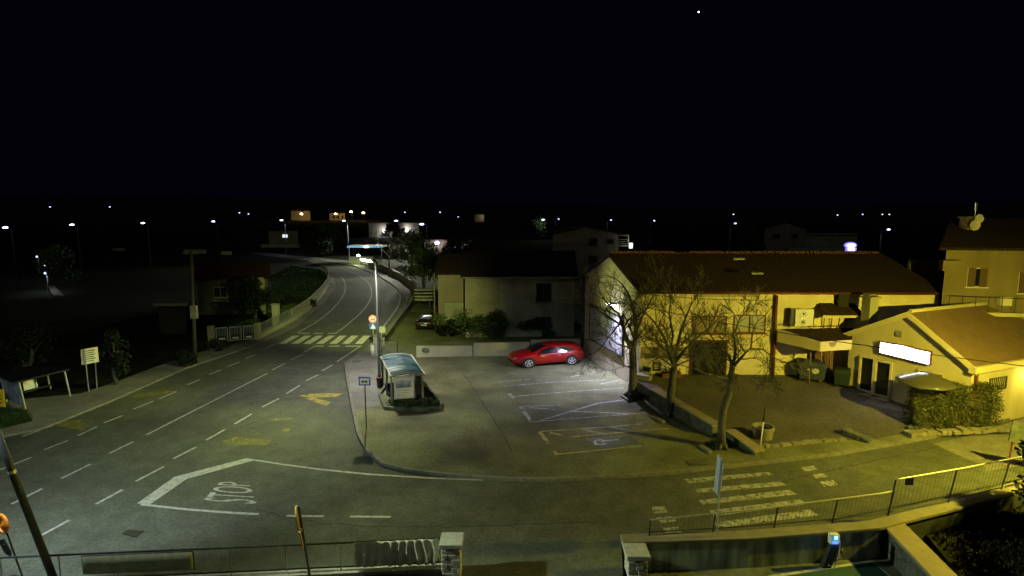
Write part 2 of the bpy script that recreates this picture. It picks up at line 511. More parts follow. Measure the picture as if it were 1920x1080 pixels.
class Wall:
    """an upright plane from P0 to P1, used to place openings where they are on a facade"""
    def __init__(s, P0, P1):
        s.p = Vector((P0[0], P0[1], 0)); q = Vector((P1[0], P1[1], 0))
        s.u = (q - s.p).normalized(); s.L = (q - s.p).length
        s.n = Vector((s.u.y, -s.u.x, 0))
    def hit(s, px, py):
        d = ray(px, py); o = Vector((0, 0, H))
        t = (s.p - o).dot(s.n) / d.dot(s.n)
        P = o + d * t
        return (P - s.p).dot(s.u), P.z
    def pt(s, a, z, d=0.0):
        P = s.p + s.u * a + s.n * d
        return Vector((P.x, P.y, z))
    def slab(s, mb, a0, a1, z0, z1, d0, d1):
        b = [s.pt(a0, z0, d1), s.pt(a1, z0, d1), s.pt(a1, z0, d0), s.pt(a0, z0, d0)]
        t = [s.pt(a0, z1, d1), s.pt(a1, z1, d1), s.pt(a1, z1, d0), s.pt(a0, z1, d0)]
        return mb.hexa(b, t)
    def ring(s, mb, a0, a1, z0, z1, w, d0, d1):
        s.slab(mb, a0, a1, z0, z0 + w, d0, d1)
        s.slab(mb, a0, a1, z1 - w, z1, d0, d1)
        s.slab(mb, a0, a0 + w, z0 + w, z1 - w, d0, d1)
        s.slab(mb, a1 - w, a1, z0 + w, z1 - w, d0, d1)
        return mb
    def window(s, parent, a0, a1, z0, z1, fm, gm, panes=2, w=0.07, d=0.07, sill=True):
        fr = MB(); s.ring(fr, a0, a1, z0, z1, w, 0.004, d)
        for k in range(1, panes):
            x = a0 + (a1 - a0) * k / panes
            s.slab(fr, x - w / 2, x + w / 2, z0 + w, z1 - w, 0.004, d * 0.9)
        if sill:
            s.slab(fr, a0 - 0.08, a1 + 0.08, z0 - 0.07, z0 - 0.002, 0.004, d + 0.09)
        o = fr.build('window', fm, parent)
        g = MB(); s.slab(g, a0 + w, a1 - w, z0 + w, z1 - w, 0.003, 0.02)
        g.build('pane', gm, o)
        return o
    def winpx(s, parent, x0, y0, x1, y1, fm, gm, **k):
        a0, z1 = s.hit(x0, y0); a1, z0 = s.hit(x1, y1)
        return s.window(parent, a0, a1, z0, z1, fm, gm, **k)

def gable(parent, A, B, dep, z0, ze, zr, wm, rm, across=False, ov=0.3, th=0.16, zeB=None):
    """A-B is the front edge, dep the 2D vector to the back. across: the gable faces the front."""
    A = Vector(A[:2]); B = Vector(B[:2]); d = Vector(dep)
    C_, D = B + d, A + d
    zeB = ze if zeB is None else zeB
    zb = z0 if hasattr(z0, '__len__') else [z0] * 4
    P = [A, B, C_, D]
    ez = [ze, zeB, zeB, ze]
    w = MB()
    if across:
        m0, m1 = (A + B) / 2, (D + C_) / 2
        w.poly([(*A, zb[0]), (*B, zb[1]), (*B, ez[1]), (*m0, zr), (*A, ez[0])])
        w.poly([(*C_, zb[2]), (*D, zb[3]), (*D, ez[3]), (*m1, zr), (*C_, ez[2])])
        w.poly([(*B, zb[1]), (*C_, zb[2]), (*C_, ez[2]), (*B, ez[1])])
        w.poly([(*D, zb[3]), (*A, zb[0]), (*A, ez[0]), (*D, ez[3])])
        slopes = [(A, D, m1, m0, ez[0], ez[3]), (B, C_, m1, m0, ez[1], ez[2])]
    else:
        m0, m1 = (A + D) / 2, (B + C_) / 2
        w.poly([(*A, zb[0]), (*B, zb[1]), (*B, ez[1]), (*A, ez[0])])
        w.poly([(*C_, zb[2]), (*D, zb[3]), (*D, ez[3]), (*C_, ez[2])])
        w.poly([(*B, zb[1]), (*C_, zb[2]), (*C_, ez[2]), (*m1, zr), (*B, ez[1])])
        w.poly([(*D, zb[3]), (*A, zb[0]), (*A, ez[0]), (*m0, zr), (*D, ez[3])])
        slopes = [(A, B, m1, m0, ez[0], ez[1]), (D, C_, m1, m0, ez[3], ez[2])]
    wo_ = w.build('wall', wm, parent)
    r = MB()
    for (p, q, mq, mp, zp, zq) in slopes:
        e = (q - p).normalized() * ov
        outp = (p - mp); sl = (zr - zp) / outp.length
        outn = outp.normalized()
        outq = (q - mq); slq = (zr - zq) / outq.length
        a = p - e + outn * ov; b = q + e + outn * ov
        c = mq + e; dd = mp - e
        za = zp - sl * ov + 0.01; zb_ = zq - slq * ov + 0.01
        r.hexa([(*a, za), (*b, zb_), (*c, zr + 0.01), (*dd, zr + 0.01)], [(*a, za + th), (*b, zb_ + th), (*c, zr + th * 1.15), (*dd, zr + th * 1.15)])
    ro = r.build('roof', rm, parent)
    return wo_, ro

def spot(name, loc, energy, col, size=165, blend=1.0, soft=0.12, target=None, parent=None):
    l = bpy.data.lights.new(name, 'SPOT')
    l.energy = energy; l.color = col; l.spot_size = R(size); l.spot_blend = blend; l.shadow_soft_size = soft
    o = bpy.data.objects.new(name, l); COL.objects.link(o)
    o.location = loc
    if target is not None:
        d = Vector(target) - Vector(loc)
        o.rotation_euler = d.to_track_quat('-Z', 'Y').to_euler()
    if parent is not None: o.parent = parent
    return o

def point(name, loc, energy, col, soft=0.15, parent=None):
    l = bpy.data.lights.new(name, 'POINT')
    l.energy = energy; l.color = col; l.shadow_soft_size = soft
    o = bpy.data.objects.new(name, l); COL.objects.link(o)
    o.location = loc
    if parent is not None: o.parent = parent
    return o

LEDC = (0.88, 1.0, 0.26)
LEDN = (0.78, 0.97, 1.05)
SODC = (1.0, 0.85, 0.065)

# ------------------------------------------------------------------ ground
WL = [G(1166, 1006, 0.25), G(1400, 999, 0.25), G(1640, 981, 0.25), G(1780, 948, 0.25), G(1930, 905, 0.25), G(2120, 850, 0.25)]   # line of the yard's retaining wall
RAILA, RAILB = Vector((-16.5, 15.75, 0)), Vector((-2.0, 16.9, 0))
g = MB()
g.poly([(-1500, 12, -0.04), (-17, 15.2, -0.04), (-2.0, 16.3, -0.04), (-1.2, 9.0, -0.04), (3.2, 9.0, -0.04)] + [(p.x, p.y, -0.04) for p in WL] + [(1500, WL[-1].y, -0.04), (1500, 420, -0.04), (-1500, 420, -0.04)])
struct('ground', g, M['earth'])
hl = MB()
rr = random.Random(3)
xs = [-1500 + i * 100 for i in range(31)]
rows = []
for k, (Y, z) in enumerate([(419, -0.3), (600, 2), (900, 12), (1300, 28), (1700, 42)]):
    rows.append([(x * (1 + k * 0.25), Y + rr.uniform(-15, 15) * (k > 0), z * (0.75 + 0.35 * math.sin(x * 0.004 + k) ) * (1.15 if x < 300 else 0.9) if k else z) for x in xs])
for k in range(4):
    hl.add(rows[k] + rows[k + 1], [(i, i + 1, 31 + i + 1, 31 + i) for i in range(30)])
struct('hills', hl, M['hill'], True)
def hillz(x, Y):
    ks = [419, 600, 900, 1300, 1700]; zs = [-0.3, 2, 12, 28, 42]
    for k in range(4):
        if ks[k] <= Y <= ks[k + 1]:
            def zz(kk):
                if kk == 0: return zs[0]
                xx = x / (1 + kk * 0.25)
                return zs[kk] * (0.75 + 0.35 * math.sin(xx * 0.004 + kk)) * (1.15 if xx < 300 else 0.9)
            t = (Y - ks[k]) / (ks[k + 1] - ks[k])
            return zz(k) * (1 - t) + zz(k + 1) * t
    return 0

# lower yard in front of the house the picture is taken from
y_ = MB()
y_.poly([(-30, -6, -0.9), (40, -6, -0.9), (40, 32, -0.9)] + [(p.x, p.y - 0.05, -0.9) for p in reversed(WL)] + [(2.3, 16.6, -0.9), (-1.4, 16.4, -0.9), (-30, 15.0, -0.9)])
struct('yard_floor', y_, M['concrete_dark'])

# road: one sheet from the junction to the bend
rd = [(-700, 1085), (-300, 880), (0, 812), (80, 796), (200, 746), (345, 684), (480, 641), (556, 606), (606, 562), (629, 532), (622, 513), (600, 499), (575, 488), (470, 476), (470, 471), (600, 483),
      (660, 490), (715, 508), (755, 532), (775, 555), (760, 585), (725, 620), (700, 648), (800, 700), (1300, 800), (2500, 700)]
pts = [G(x, y, 0) for x, y in rd] + [(p.x, p.y + 0.12, 0) for p in reversed(WL)] + [(2.4, 10.0, 0), (-1.2, 10.0, 0), (-0.9, 16.2, 0), (-17, 15.1, 0)]
r_ = MB(); r_.poly([(p[0], p[1], 0) for p in pts])
struct('road', r_, M['asphalt'])
pt_ = MB(); pt_.poly([G(x, y, 0.004) for x, y in [(1750, 832), (1848, 876), (1846, 884), (2080, 845), (2300, 720), (2090, 740), (1900, 790), (1815, 817)]])
struct('asphalt_patch', pt_, M['asphalt_old'])

# pavement and car park: raised sheet with kerb
KERB = [(647, 680), (653, 719), (664, 776), (672, 812), (690, 845), (720, 868), (760, 878), (830, 887), (905, 893), (1000, 897), (1100, 894), (1200, 888), (1300, 879), (1420, 866), (1560, 850), (1700, 826), (1800, 806), (1920, 775), (2300, 690)]
lotp = [G(x, y, 0.12) for x, y in KERB + [(2300, 640), (1300, 640), (1095, 625), (830, 590), (800, 556), (782, 550), (716, 640), (700, 645), (660, 668)]]
lb = MB(); lb.prism(lotp, -0.02, 0.12)
struct('car_park', lb, M['lot'])
kb = MB(); kb.wallrun([G(x, y, 0.12) for x, y in [(676, 660)] + KERB], 0.16, -0.01, 0.128)
struct('kerb', kb, M['kerb'])
pv = MB(); pv.prism([G(x, y, 0.124) for x, y in [(650, 681), (656, 719), (664, 768), (712, 760), (712, 690), (708, 660), (700, 648), (664, 668)]], 0.0, 0.124)
struct('pavement', pv, M['pave'])
SWO = [(700, 645), (715, 637), (740, 606), (762, 578), (776, 556), (773, 542), (752, 526), (715, 507), (670, 495), (600, 485.5)]
SWI = [(600, 488), (665, 499), (707, 515), (741, 537), (757, 557), (754, 576), (737, 601), (707, 632), (688, 650)]
sw = MB(); sw.prism([G(x, y, 0.12) for x, y in SWO + SWI], -0.01, 0.12)
struct('bend_pavement', sw, M['pave'])
LPO = [(-300, 800), (0, 752), (150, 738), (200, 722), (345, 668), (480, 634), (548, 602), (598, 560), (620, 534), (613, 516), (597, 503)]
LPI = [(604, 502), (624, 516), (631, 534), (608, 565), (558, 610), (482, 645), (347, 690), (205, 752), (85, 800), (0, 818), (-300, 890)]
lp = MB(); lp.prism([G(x, y, 0.11) for x, y in LPO + LPI], -0.01, 0.11)
struct('left_pavement', lp, M['pave'])

# sloping yard between the big building and the shop
yd = MB()
YD = [(1190, 712), (1345, 815), (1375, 818), (1420, 846), (1500, 838), (1640, 827), (1700, 812), (1760, 770), (1560, 660), (1200, 665)]
yp = [YG(x, y) for x, y in YD]
yd.poly([(p.x, p.y, max(p.z, 0.135)) for p in yp])
struct('yard_paving', yd, M['yard'])
ap = MB(); ap.poly([(p.x, p.y, max(p.z, 0.135) + 0.004) for p in [YG(x, y) for x, y in [(1600, 760), (1640, 745), (1725, 778), (1700, 812)]]])
struct('shop_apron', ap, M['pave'])

# grass on the left inside the bend
def grass_patch(name, outline, n, hgt, z=0.0, m=None, seed=1, w=0.05):
    rnd = random.Random(seed)
    P = [G(x, y, z) for x, y in outline]
    xs = [p.x for p in P]; ys = [p.y for p in P]
    def inside(x, y):
        c = False
        for i in range(len(P)):
            a, b = P[i], P[i - 1]
            if (a.y > y) != (b.y > y) and x < (b.x - a.x) * (y - a.y) / (b.y - a.y) + a.x: c = not c
        return c
    mb = MB(); k = 0
    while k < n:
        x = rnd.uniform(min(xs), max(xs)); y = rnd.uniform(min(ys), max(ys))
        if not inside(x, y): continue
        k += 1
        h = hgt * rnd.uniform(0.4, 1.3); a = rnd.uniform(0, 6.28); dx, dy = math.cos(a) * w, math.sin(a) * w
        lx, ly = rnd.gauss(0, hgt * 0.4), rnd.gauss(0, hgt * 0.4)
        mb.add([(x - dx, y - dy, z), (x + dx, y + dy, z), (x + lx, y + ly, z + h)], [(0, 1, 2)])
    o = mb.build(name, m or M['grass'], base=(0, 0, 0))
    o['kind'] = 'stuff'
    return o
gp = MB(); gp.poly([G(x, y, -0.01) for x, y in [(500, 520), (545, 497), (590, 503), (614, 520), (617, 536), (596, 562), (545, 600), (485, 625), (400, 628), (420, 600), (510, 575)]])
struct('lawn', gp, mat('lawn_soil', (0.016, 0.032, 0.009), 1, var=0.5, scale=0.8, spec=0.1))
grass_patch('lawn_grass', [(505, 520), (545, 498), (590, 505), (612, 520), (615, 536), (594, 560), (545, 598), (490, 618), (420, 622), (515, 575)], 9000, 0.22, 0.0, seed=4, w=0.07)
grass_patch('verge_grass', [(0, 770), (45, 772), (60, 790), (0, 805)], 1500, 0.25, 0.11, seed=9, w=0.04)
tp = [(1170, 745), (1196, 735), (1205, 748), (1178, 755)]
grass_patch('tree_pit_grass', tp, 500, 0.2, 0.13, seed=5, w=0.03)
grass_patch('corner_tree_grass', [(1320, 832), (1362, 824), (1375, 838), (1340, 845)], 700, 0.13, 0.13, seed=6, w=0.03)

# ------------------------------------------------------------------ painted markings
Z1 = 0.005
wm = MB()
def line(mb, pts, w, z=Z1):
    mb.strip([G(x, y, z) for x, y in pts], w)
for a in [[(75, 1005), (130, 975)], [(180, 945), (230, 918)], [(255, 902), (307, 875)], [(325, 860), (368, 838)], [(387, 825), (422, 805)], [(440, 795), (472, 776)], [(492, 763), (523, 747)], [(537, 738), (562, 722.5)], [(574, 713.5), (597, 702.5)], [(604, 695), (624, 684)], [(632, 678), (676, 649)],
          [(275, 815), (501, 700)], [(205, 850), (250, 828)], [(115, 897), (170, 870)], [(22, 945), (79, 916)], [(510, 694), (535, 681)], [(545, 675), (568, 664)], [(569, 661), (589, 649.5)],
          [(0, 881), (12, 876)], [(22, 872), (60, 857)], [(83, 843), (127, 826)], [(145, 817), (182, 800)], [(195, 793), (230, 779)], [(250, 767), (288, 752)], [(298, 748), (330, 734)], [(352, 721), (375, 711.5)], [(392, 702), (415, 693.5)], [(427, 687), (449, 679)], [(460, 672), (480, 665)], [(493, 655), (515, 646)], [(42, 818), (76, 806)]]:
    line(wm, a, 0.13)
line(wm, [(588, 649), (607, 649)], 0.35); line(wm, [(617, 649), (637, 649)], 0.35); line(wm, [(648, 649), (678, 649)], 0.35)
line(wm, [(560, 625), (580, 625)], 0.35); line(wm, [(588, 625), (605, 625)], 0.35); line(wm, [(615, 625), (632, 625)], 0.35)
line(wm, [(637, 502), (650, 506.5), (663, 512), (675, 518), (684, 524), (691, 531), (695, 538), (697, 549), (695, 560), (691, 568), (684, 578), (674, 589), (659, 602), (646, 613), (631, 624)], 0.15)
line(wm, [(584, 485), (623, 490), (649, 494), (674, 500), (704, 511), (720, 519), (735, 529), (747, 543), (751, 556), (749, 568), (743, 580), (733, 594), (720, 611), (712, 620)], 0.18)
line(wm, [(639, 518), (645, 526), (648, 536), (646.5, 548), (641, 559), (633, 569), (623, 580), (608, 593), (590, 606), (557, 624)], 0.15)
wm.poly([G(x, y, Z1) for x, y in [(257, 944), (327, 894), (462, 859), (480, 862), (350, 898), (281, 946)]])
line(wm, [(474, 862), (530, 870.5), (600, 880), (690, 889), (800, 896), (905, 900)], 0.12)
line(wm, [(264, 945.5), (350, 955), (430, 961), (485, 964)], 0.14)
line(wm, [(537, 967), (607, 968)], 0.13); line(wm, [(657, 968.3), (733, 969)], 0.13)
struct('lane_markings', wm, M['white_paint'])
cw = MB()
b0 = [521.8, 545.2, 568.6, 592, 617.5, 641, 665.4]; t0 = [549, 571, 593, 615.5, 637, 659, 682]
for b, t in zip(b0, t0):
    cw.poly([G(x, y, Z1) for x, y in [(b, 644.6), (b + 14, 644.6), (t + 13, 629.3), (t, 629.3)]])
struct('bend_crossing_markings', cw, worn('crossing_paint', (.55, .55, .5), .38, 4, .15))
cr = MB()
for q in [[(1283, 898), (1440, 885), (1452, 890), (1290, 906)], [(1300, 917), (1462, 903), (1478, 910), (1310, 924)], [(1310, 938), (1480, 918), (1494, 927), (1318, 946)], [(1330, 957), (1500, 936), (1514, 945), (1338, 968)], [(1340, 980), (1518, 955), (1535, 966), (1345, 990)],
          [(1222, 950), (1247, 949), (1252, 961), (1226, 963)], [(1230, 970), (1262, 968), (1268, 977), (1240, 981)], [(1242, 990), (1272, 988), (1280, 999), (1250, 1001)],
          [(1501, 876), (1525, 873), (1533, 880), (1510, 884)], [(1523, 889), (1545, 886), (1552, 894), (1530, 897)], [(1537, 903), (1562, 900), (1571, 909), (1545, 913)]]:
    cr.poly([G(x, y, Z1) for x, y in q])
struct('road_crossing_markings', cr, M['white_faded'])
# STOP lettering on the tarmac, read by a driver heading left
fc = bpy.data.curves.new('stop_letters', 'FONT'); fc.body = 'STOP'; fc.size = 1
fo = bpy.data.objects.new('stop_letters', fc); COL.objects.link(fo)
dg = bpy.context.evaluated_depsgraph_get()
me = bpy.data.meshes.new_from_object(fo.evaluated_get(dg)); bpy.data.objects.remove(fo)
xs = [v.co.x for v in me.vertices]; ys = [v.co.y for v in me.vertices]
c00, c10, c01, c11 = G(482, 945, Z1), G(468, 905, Z1), G(380, 938, Z1), G(412, 903, Z1)
for v in me.vertices:
    a = (v.co.x - min(xs)) / (max(xs) - min(xs)); b = (v.co.y - min(ys)) / (max(ys) - min(ys))
    v.co = (c00 * (1 - a) + c10 * a) * (1 - b) + (c01 * (1 - a) + c11 * a) * b
me.materials.append(M['white_paint'])
so = bpy.data.objects.new('stop_lettering', me); COL.objects.link(so); so['kind'] = 'structure'
# yellow bus-bay markings
ym = MB()
for q in [[(558, 742), (585, 738), (645, 737), (630, 744), (585, 746)], [(570, 746), (590, 746), (620, 754), (612, 761), (598, 756)]]:
    ym.poly([G(x, y, Z1) for x, y in q])
struct('bus_bay_markings', ym, M['yellow_paint'])
yf = MB()
for q in [[(412, 828), (440, 818), (470, 822), (512, 824), (500, 835), (430, 834)], [(462, 815), (490, 811), (488, 816)], [(528, 804), (545, 803), (540, 810), (530, 810)], [(505, 785), (550, 783), (540, 788), (510, 790)], [(520, 772), (528, 771), (526, 775)], [(560, 773), (568, 772), (566, 776)],
          [(90, 797), (120, 789), (150, 786), (172, 800), (150, 808), (120, 800)], [(230, 742), (330, 730), (325, 737), (260, 747)], [(240, 720), (300, 712), (290, 716)], [(210, 760), (260, 752), (250, 757)]]:
    yf.poly([G(x, y, Z1 if q[0][0] > 200 or True else 0) for x, y in q])
struct('faded_bay_markings', yf, M['yellow_faded'])
ZL = 0.128
pk = MB()
for pts, w in [([(1061, 708), (1134, 695)], .1), ([(1031, 717), (1136, 712)], .09), ([(1126, 720), (1165, 712)], .09), ([(1030, 737), (1170, 727)], .1), ([(1121, 756), (1184, 748)], .1), ([(976, 762), (997, 791)], .22), ([(978, 762), (1057, 759)], .09),
               ([(998, 791), (1057, 786), (1160, 778), (1215, 773)], .1), ([(1012, 789), (1071, 771), (1122, 756)], .12), ([(1071, 771), (1193, 776)], .12), ([(992, 764), (1040, 768)], .12), ([(1090, 805), (1136, 814)], .2), ([(1143, 800), (1188, 809)], .2), ([(1143, 800), (1212, 794)], .1)]:
    line(pk, pts, w, ZL)
struct('parking_bay_markings', pk, worn('bay_line_paint', (.4, .4, .36), .44, 2.5, .2))
pf = MB()
for pts, w in [([(945, 724), (1031, 717)], .1), ([(960, 744), (1030, 737)], .1), ([(935, 716), (1000, 710)], .1), ([(955, 738), (962, 746)], .2)]:
    line(pf, pts, w, ZL)
struct('faded_parking_markings', pf, M['white_faded'])
py_ = MB()
for pts, w in [([(1012, 810), (1028, 831)], .2), ([(1012, 809), (1090, 804), (1143, 800)], .1), ([(1031, 811), (1054, 816)], .18), ([(1072, 819), (1160, 811), (1256, 803)], .1), ([(1042, 852), (1120, 844), (1203, 836)], .1), ([(1040, 846), (1044, 853)], .15)]:
    line(py_, pts, w, ZL)
struct('yellow_bay_markings', py_, worn('yellow_bay_line', (.4, .35, .06), .38, 2.5, .2))
bl = MB(); bl.poly([G(x, y, ZL) for x, y in [(1098, 822), (1180, 816), (1205, 832), (1120, 840)]])
struct('blue_bay_patch', bl, M['blue_paint'])
wc = MB()
cpos = [(1126 + 11 * math.cos(t), 829 + 4.3 * math.sin(t)) for t in [R(30 + 300 * i / 14) for i in range(15)]]
line(wc, cpos, 0.1, ZL + 0.004)
line(wc, [(1132, 827), (1146, 825.5), (1160, 824.5)], 0.1, ZL + 0.004); line(wc, [(1128, 829), (1132, 826)], 0.1, ZL + 0.004)
wc.poly([G(1117 + 2.5 * math.cos(i), 833.0 + 1.2 * math.sin(i), ZL + 0.004) for i in [k * 0.785 for k in range(8)]])
struct('wheelchair_emblem', wc, M['white_paint'])

ck = MB(); rnd = random.Random(44)
for pts, z in (([(868, 700), (888, 728), (905, 755), (925, 785), (942, 815), (960, 845)], ZL), ([(480, 955), (540, 971), (600, 980), (690, 987), (800, 988), (960, 985), (1120, 978)], Z1), ([(820, 694), (836, 705)], ZL), ([(905, 690), (960, 676)], ZL), ([(300, 860), (420, 815), (520, 775)], Z1), ([(1460, 905), (1600, 872), (1760, 838)], Z1)):
    P = [G(x, y, z) for x, y in pts]; Q = [P[0]]
    for a, b in zip(P, P[1:]):
        k = max(2, int((b - a).length / .35))
        for i in range(1, k + 1): Q.append(a.lerp(b, i / k) + Vector((rnd.gauss(0, .04), rnd.gauss(0, .04), 0)))
    ck.strip(Q, .05)
struct('road_cracks', ck, mat('crack_tar', (.035, .035, .03), .9, var=.3))

def cover(name, q, z, m, label, cat):
    mb = MB(); P = [G(x, y, z) for x, y in q]
    c = sum(P, Vector()) / len(P)
    mb.prism(P, z - 0.02, z + 0.008)
    t = thing(name, label, cat, c)
    mb.build('frame', m, t)
    bars = MB()
    for k in range(7):
        f = (k + 0.5) / 7
        a = P[0].lerp(P[1], f).lerp(c, 0.12); b = P[3].lerp(P[2], f).lerp(c, 0.12)
        bars.strip([(a.x, a.y, z + 0.012), (b.x, b.y, z + 0.012)], 0.035)
    bars.build('grate', M['iron_bar'] if m != M['metal_dark'] else M['kerb'], t)
M['iron_bar'] = mat('worn_iron', (0.035, 0.034, 0.016), 0.7, 0.1, var=0.3, scale=8)
M['iron'] = mat('cast_iron', (0.02, 0.02, 0.01), 0.7, 0.3, var=0.3, scale=8)
cover('manhole_cover', [(229, 1001), (241, 993), (271, 996), (255, 1008)], 0.004, M['iron'], 'square rusty drain cover in the road above the olive banner', 'drain cover')
cover('drain_grate', [(1285, 864), (1318, 861), (1327, 871), (1293, 874)], 0.128, M['metal_dark'], 'dark drain grate in the pavement below the corner tree', 'drain cover')
cover('drain_grate', [(660, 679), (664, 676), (679, 675), (675, 678.6)], 0.13, M['metal_dark'], 'dark drain slot in pavement behind the bus stop sign', 'drain cover')
cover('drain_grate', [(458, 650), (463, 647), (475, 648), (470, 651)], 0.118, M['metal_dark'], 'small drain cover on the left pavement before the slatted gate', 'drain cover')

# ------------------------------------------------------------------ the long cream building
CA = G(1197, 731, 0.12)                      # street corner
CD = G(1095, 666, 0.12)                      # far end of its gable
CB = At(1762, 547, 34.6)                     # far right end of the facade
dep = (CD - CA)
zeA = zat(CA, 547); zeB = zat(CB, 549)
mid = (CA + CD) / 2
zr = zat(mid, 479)
big = thing('large_building', 'long cream building with dark tiled roof behind the bare trees', 'building', (CA.x, CA.y, 0))
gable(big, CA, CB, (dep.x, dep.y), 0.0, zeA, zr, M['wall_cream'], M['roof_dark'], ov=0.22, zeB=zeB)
FW = Wall(CA, CB); GW = Wall(CD, CA)
ov = MB(); e0 = FW.pt(-0.3, zeA - 0.02, 0.3); e1 = FW.pt(FW.L + 0.2, zeB - 0.02, 0.3)
ov.tube([e0, e1], 0.075, 8); ov.build('gutter', M['metal_brown'], big, True)
rt = MB(); n0 = mid + Vector((-0.2, 0, 0)); k0 = Vector((mid.x, mid.y, zr + 0.2)); k1 = Vector(((CB + dep / 2).x, (CB + dep / 2).y, zr + 0.2))
for i in range(70):
    a = k0.lerp(k1, i / 70); b = k0.lerp(k1, (i + 0.93) / 70)
    rt.tube([a, b], [0.13, 0.1], 6)
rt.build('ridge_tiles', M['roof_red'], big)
for x0, y0, x1, y1 in ((1299, 592, 1361, 625), (1376, 590, 1434, 624)):
    FW.winpx(big, x0, y0, x1, y1, M['metal_brown'], M['glass_blue'] if x0 > 1370 else M['wall_brown'], panes=2, w=0.06)
a0, z1 = FW.hit(1299, 640); a1, z0 = FW.hit(1357, 709)
dr = MB(); FW.ring(dr, a0 - .1, a1 + .1, z0 - 0.3, z1 + .1, 0.1, 0.004, 0.12); dr.build('doorway', M['metal_brown'], big)
dp = MB(); FW.slab(dp, a0, a1, z0 - 0.3, z1, 0.004, 0.04); dp.build('door', M['dark'], big)
iv = MB(); rnd = random.Random(21)
for k in range(900):
    s = rnd.uniform(a0, a1); z = rnd.uniform(z0 - 0.2, z1) ; iv.leaf(FW.pt(s, z, rnd.uniform(0.06, 0.3)), rnd.uniform(0.04, 0.09), rnd)
iv.build('ivy', M['leaf_dark'], big)
a0, z1 = FW.hit(1203, 650); a1, z0 = FW.hit(1292, 672)
mu = MB(); FW.slab(mu, a0, a1, z0, z1, 0.004, 0.05); mu.build('mural_panel', M['mural'], big)
a0, z1 = FW.hit(1224, 679); a1, z0 = FW.hit(1238, 695)
ve = MB(); FW.ring(ve, a0, a1, z0, z1, 0.05, 0.004, 0.06)
for k in range(4): FW.slab(ve, a0 + .05, a1 - .05, z0 + .06 + k * (z1 - z0 - .1) / 4, z0 + .1 + k * (z1 - z0 - .1) / 4, 0.004, 0.05)
ve.build('vent', M['metal_dark'], big)
# pale patches of new render under the eave
a0, z1 = FW.hit(1390, 549); a1, z0 = FW.hit(1425, 556)
for (xa, xb, ya, yb) in ((1196, 1206, 550, 566), (1300, 1420, 550, 557)):
    a0, z1 = FW.hit(xa, ya); a1, z0 = FW.hit(xb, yb)
    pa = MB(); FW.slab(pa, a0, a1, z0, z1, 0.004, 0.012); pa.build('render_patch', M['wall_white'], big)
# gable: framed hoarding and floodlight
s0, za = GW.hit(1107, 634); s1, zb = GW.hit(1168, 668)
_, zt0 = GW.hit(1107, 592); _, zt1 = GW.hit(1168, 608)
zb_ = (za + zb) / 2
hb = MB(); GW.slab(hb, s0, s1, zb_, zb_ + 2.5, 0.004, 0.05); hbo = hb.build('hoarding', M['board_grey'], big)
hf = MB(); GW.ring(hf, s0 - .06, s1 + .06, zb_ - .06, zb_ + 2.56, 0.06, 0.004, 0.1); hf.build('frame', M['metal_dark'], hbo)
s, z = GW.hit(1160, 569)
fl = MB(); c = GW.pt(s, z, 0.45)
fl.box(c, (0.32, 0.5, 0.12), math.atan2(GW.u.y, GW.u.x)); fl.tube([GW.pt(s, z + .05, 0.0), GW.pt(s, z + .05, 0.45)], 0.03)
flo = fl.build('floodlight', M['metal_dark'], big)
fe = MB(); fe.box(GW.pt(s, z - 0.075, 0.47), (0.42, 0.3, 0.03), math.atan2(GW.u.y, GW.u.x)); fe.box(GW.pt(s - 0.1, z - 0.01, 0.73), (0.4, 0.03, 0.09), math.atan2(GW.u.y, GW.u.x)); fe.build('lens', M['led'], flo)
spot('floodlight_beam', GW.pt(s + 0.1, z - 0.12, 0.55), 2700, (0.88, 0.87, 1.3), 128, 0.8, 0.12, target=GW.pt(s + 0.6, 0, 2.6))
dpipe = MB(); s, zt = FW.hit(1454, 556); s2, zb = FW.hit(1447, 697)
dpipe.tube([FW.pt(s, zt + .1, 0.14), FW.pt(s2, zb - .2, 0.14)], [0.1, 0.1], 10)
for zz in (0.3, 0.55, 0.8): dpipe.tube([FW.pt(s + (s2 - s) * (1 - zz), zb + (zt - zb) * zz, 0.0), FW.pt(s + (s2 - s) * (1 - zz), zb + (zt - zb) * zz, 0.2)], 0.03)
dpipe.build('drainpipe', M['metal_brown'], big, True)
bp_ = MB(); P = GW.pt(-0.1, 0, 0.12); bp_.tube([(P.x, P.y, 0.1), (P.x, P.y, zeA - 0.1)], 0.13, 10); bp_.build('back_drainpipe', M['metal_dark'], big, True)
for (xa, ya) in ((1386, 487), (1420, 514)):
    P = At(xa, ya, 35.0); q = MB(); q.box((P.x, P.y, P.z + 0.05), (0.7, 0.12, 0.09), 0, 0.4); q.build('roof_vent', M['concrete'], big)

# outdoor air conditioner on its wall
s0, z1 = FW.hit(1484, 577); s1, z0 = FW.hit(1516, 609)
ac = thing('air_conditioner', 'tall outdoor air conditioner with two fans on the cream wall', 'air conditioner', FW.pt(s0, z0, 0.1))
b = MB(); FW.slab(b, s0, s1, z0, z1, 0.18, 0.55); b.build('casing', M['frame_white'], ac, bevel=0.02)
for f in (0.27, 0.73):
    q = MB(); c = FW.pt(s0 + (s1 - s0) * .42, z0 + (z1 - z0) * f, 0.0); rad = (z1 - z0) * .2
    q.tube([c + FW.n * 0.552, c + FW.n * 0.575], [rad, rad], 20); fo_ = q.build('fan_grille', M['metal_grey'], ac)
    q = MB()
    for k in range(4):
        t = k * math.pi / 4; d = FW.u * math.cos(t) * rad * .95 + Vector((0, 0, math.sin(t) * rad * .95))
        q.tube([c + FW.n * .585 - d, c + FW.n * .585 + d], 0.012, 4)
    q.tube([c + FW.n * .58, c + FW.n * .595], rad * .3, 10); q.build('fan_blades', M['metal_dark'], fo_)
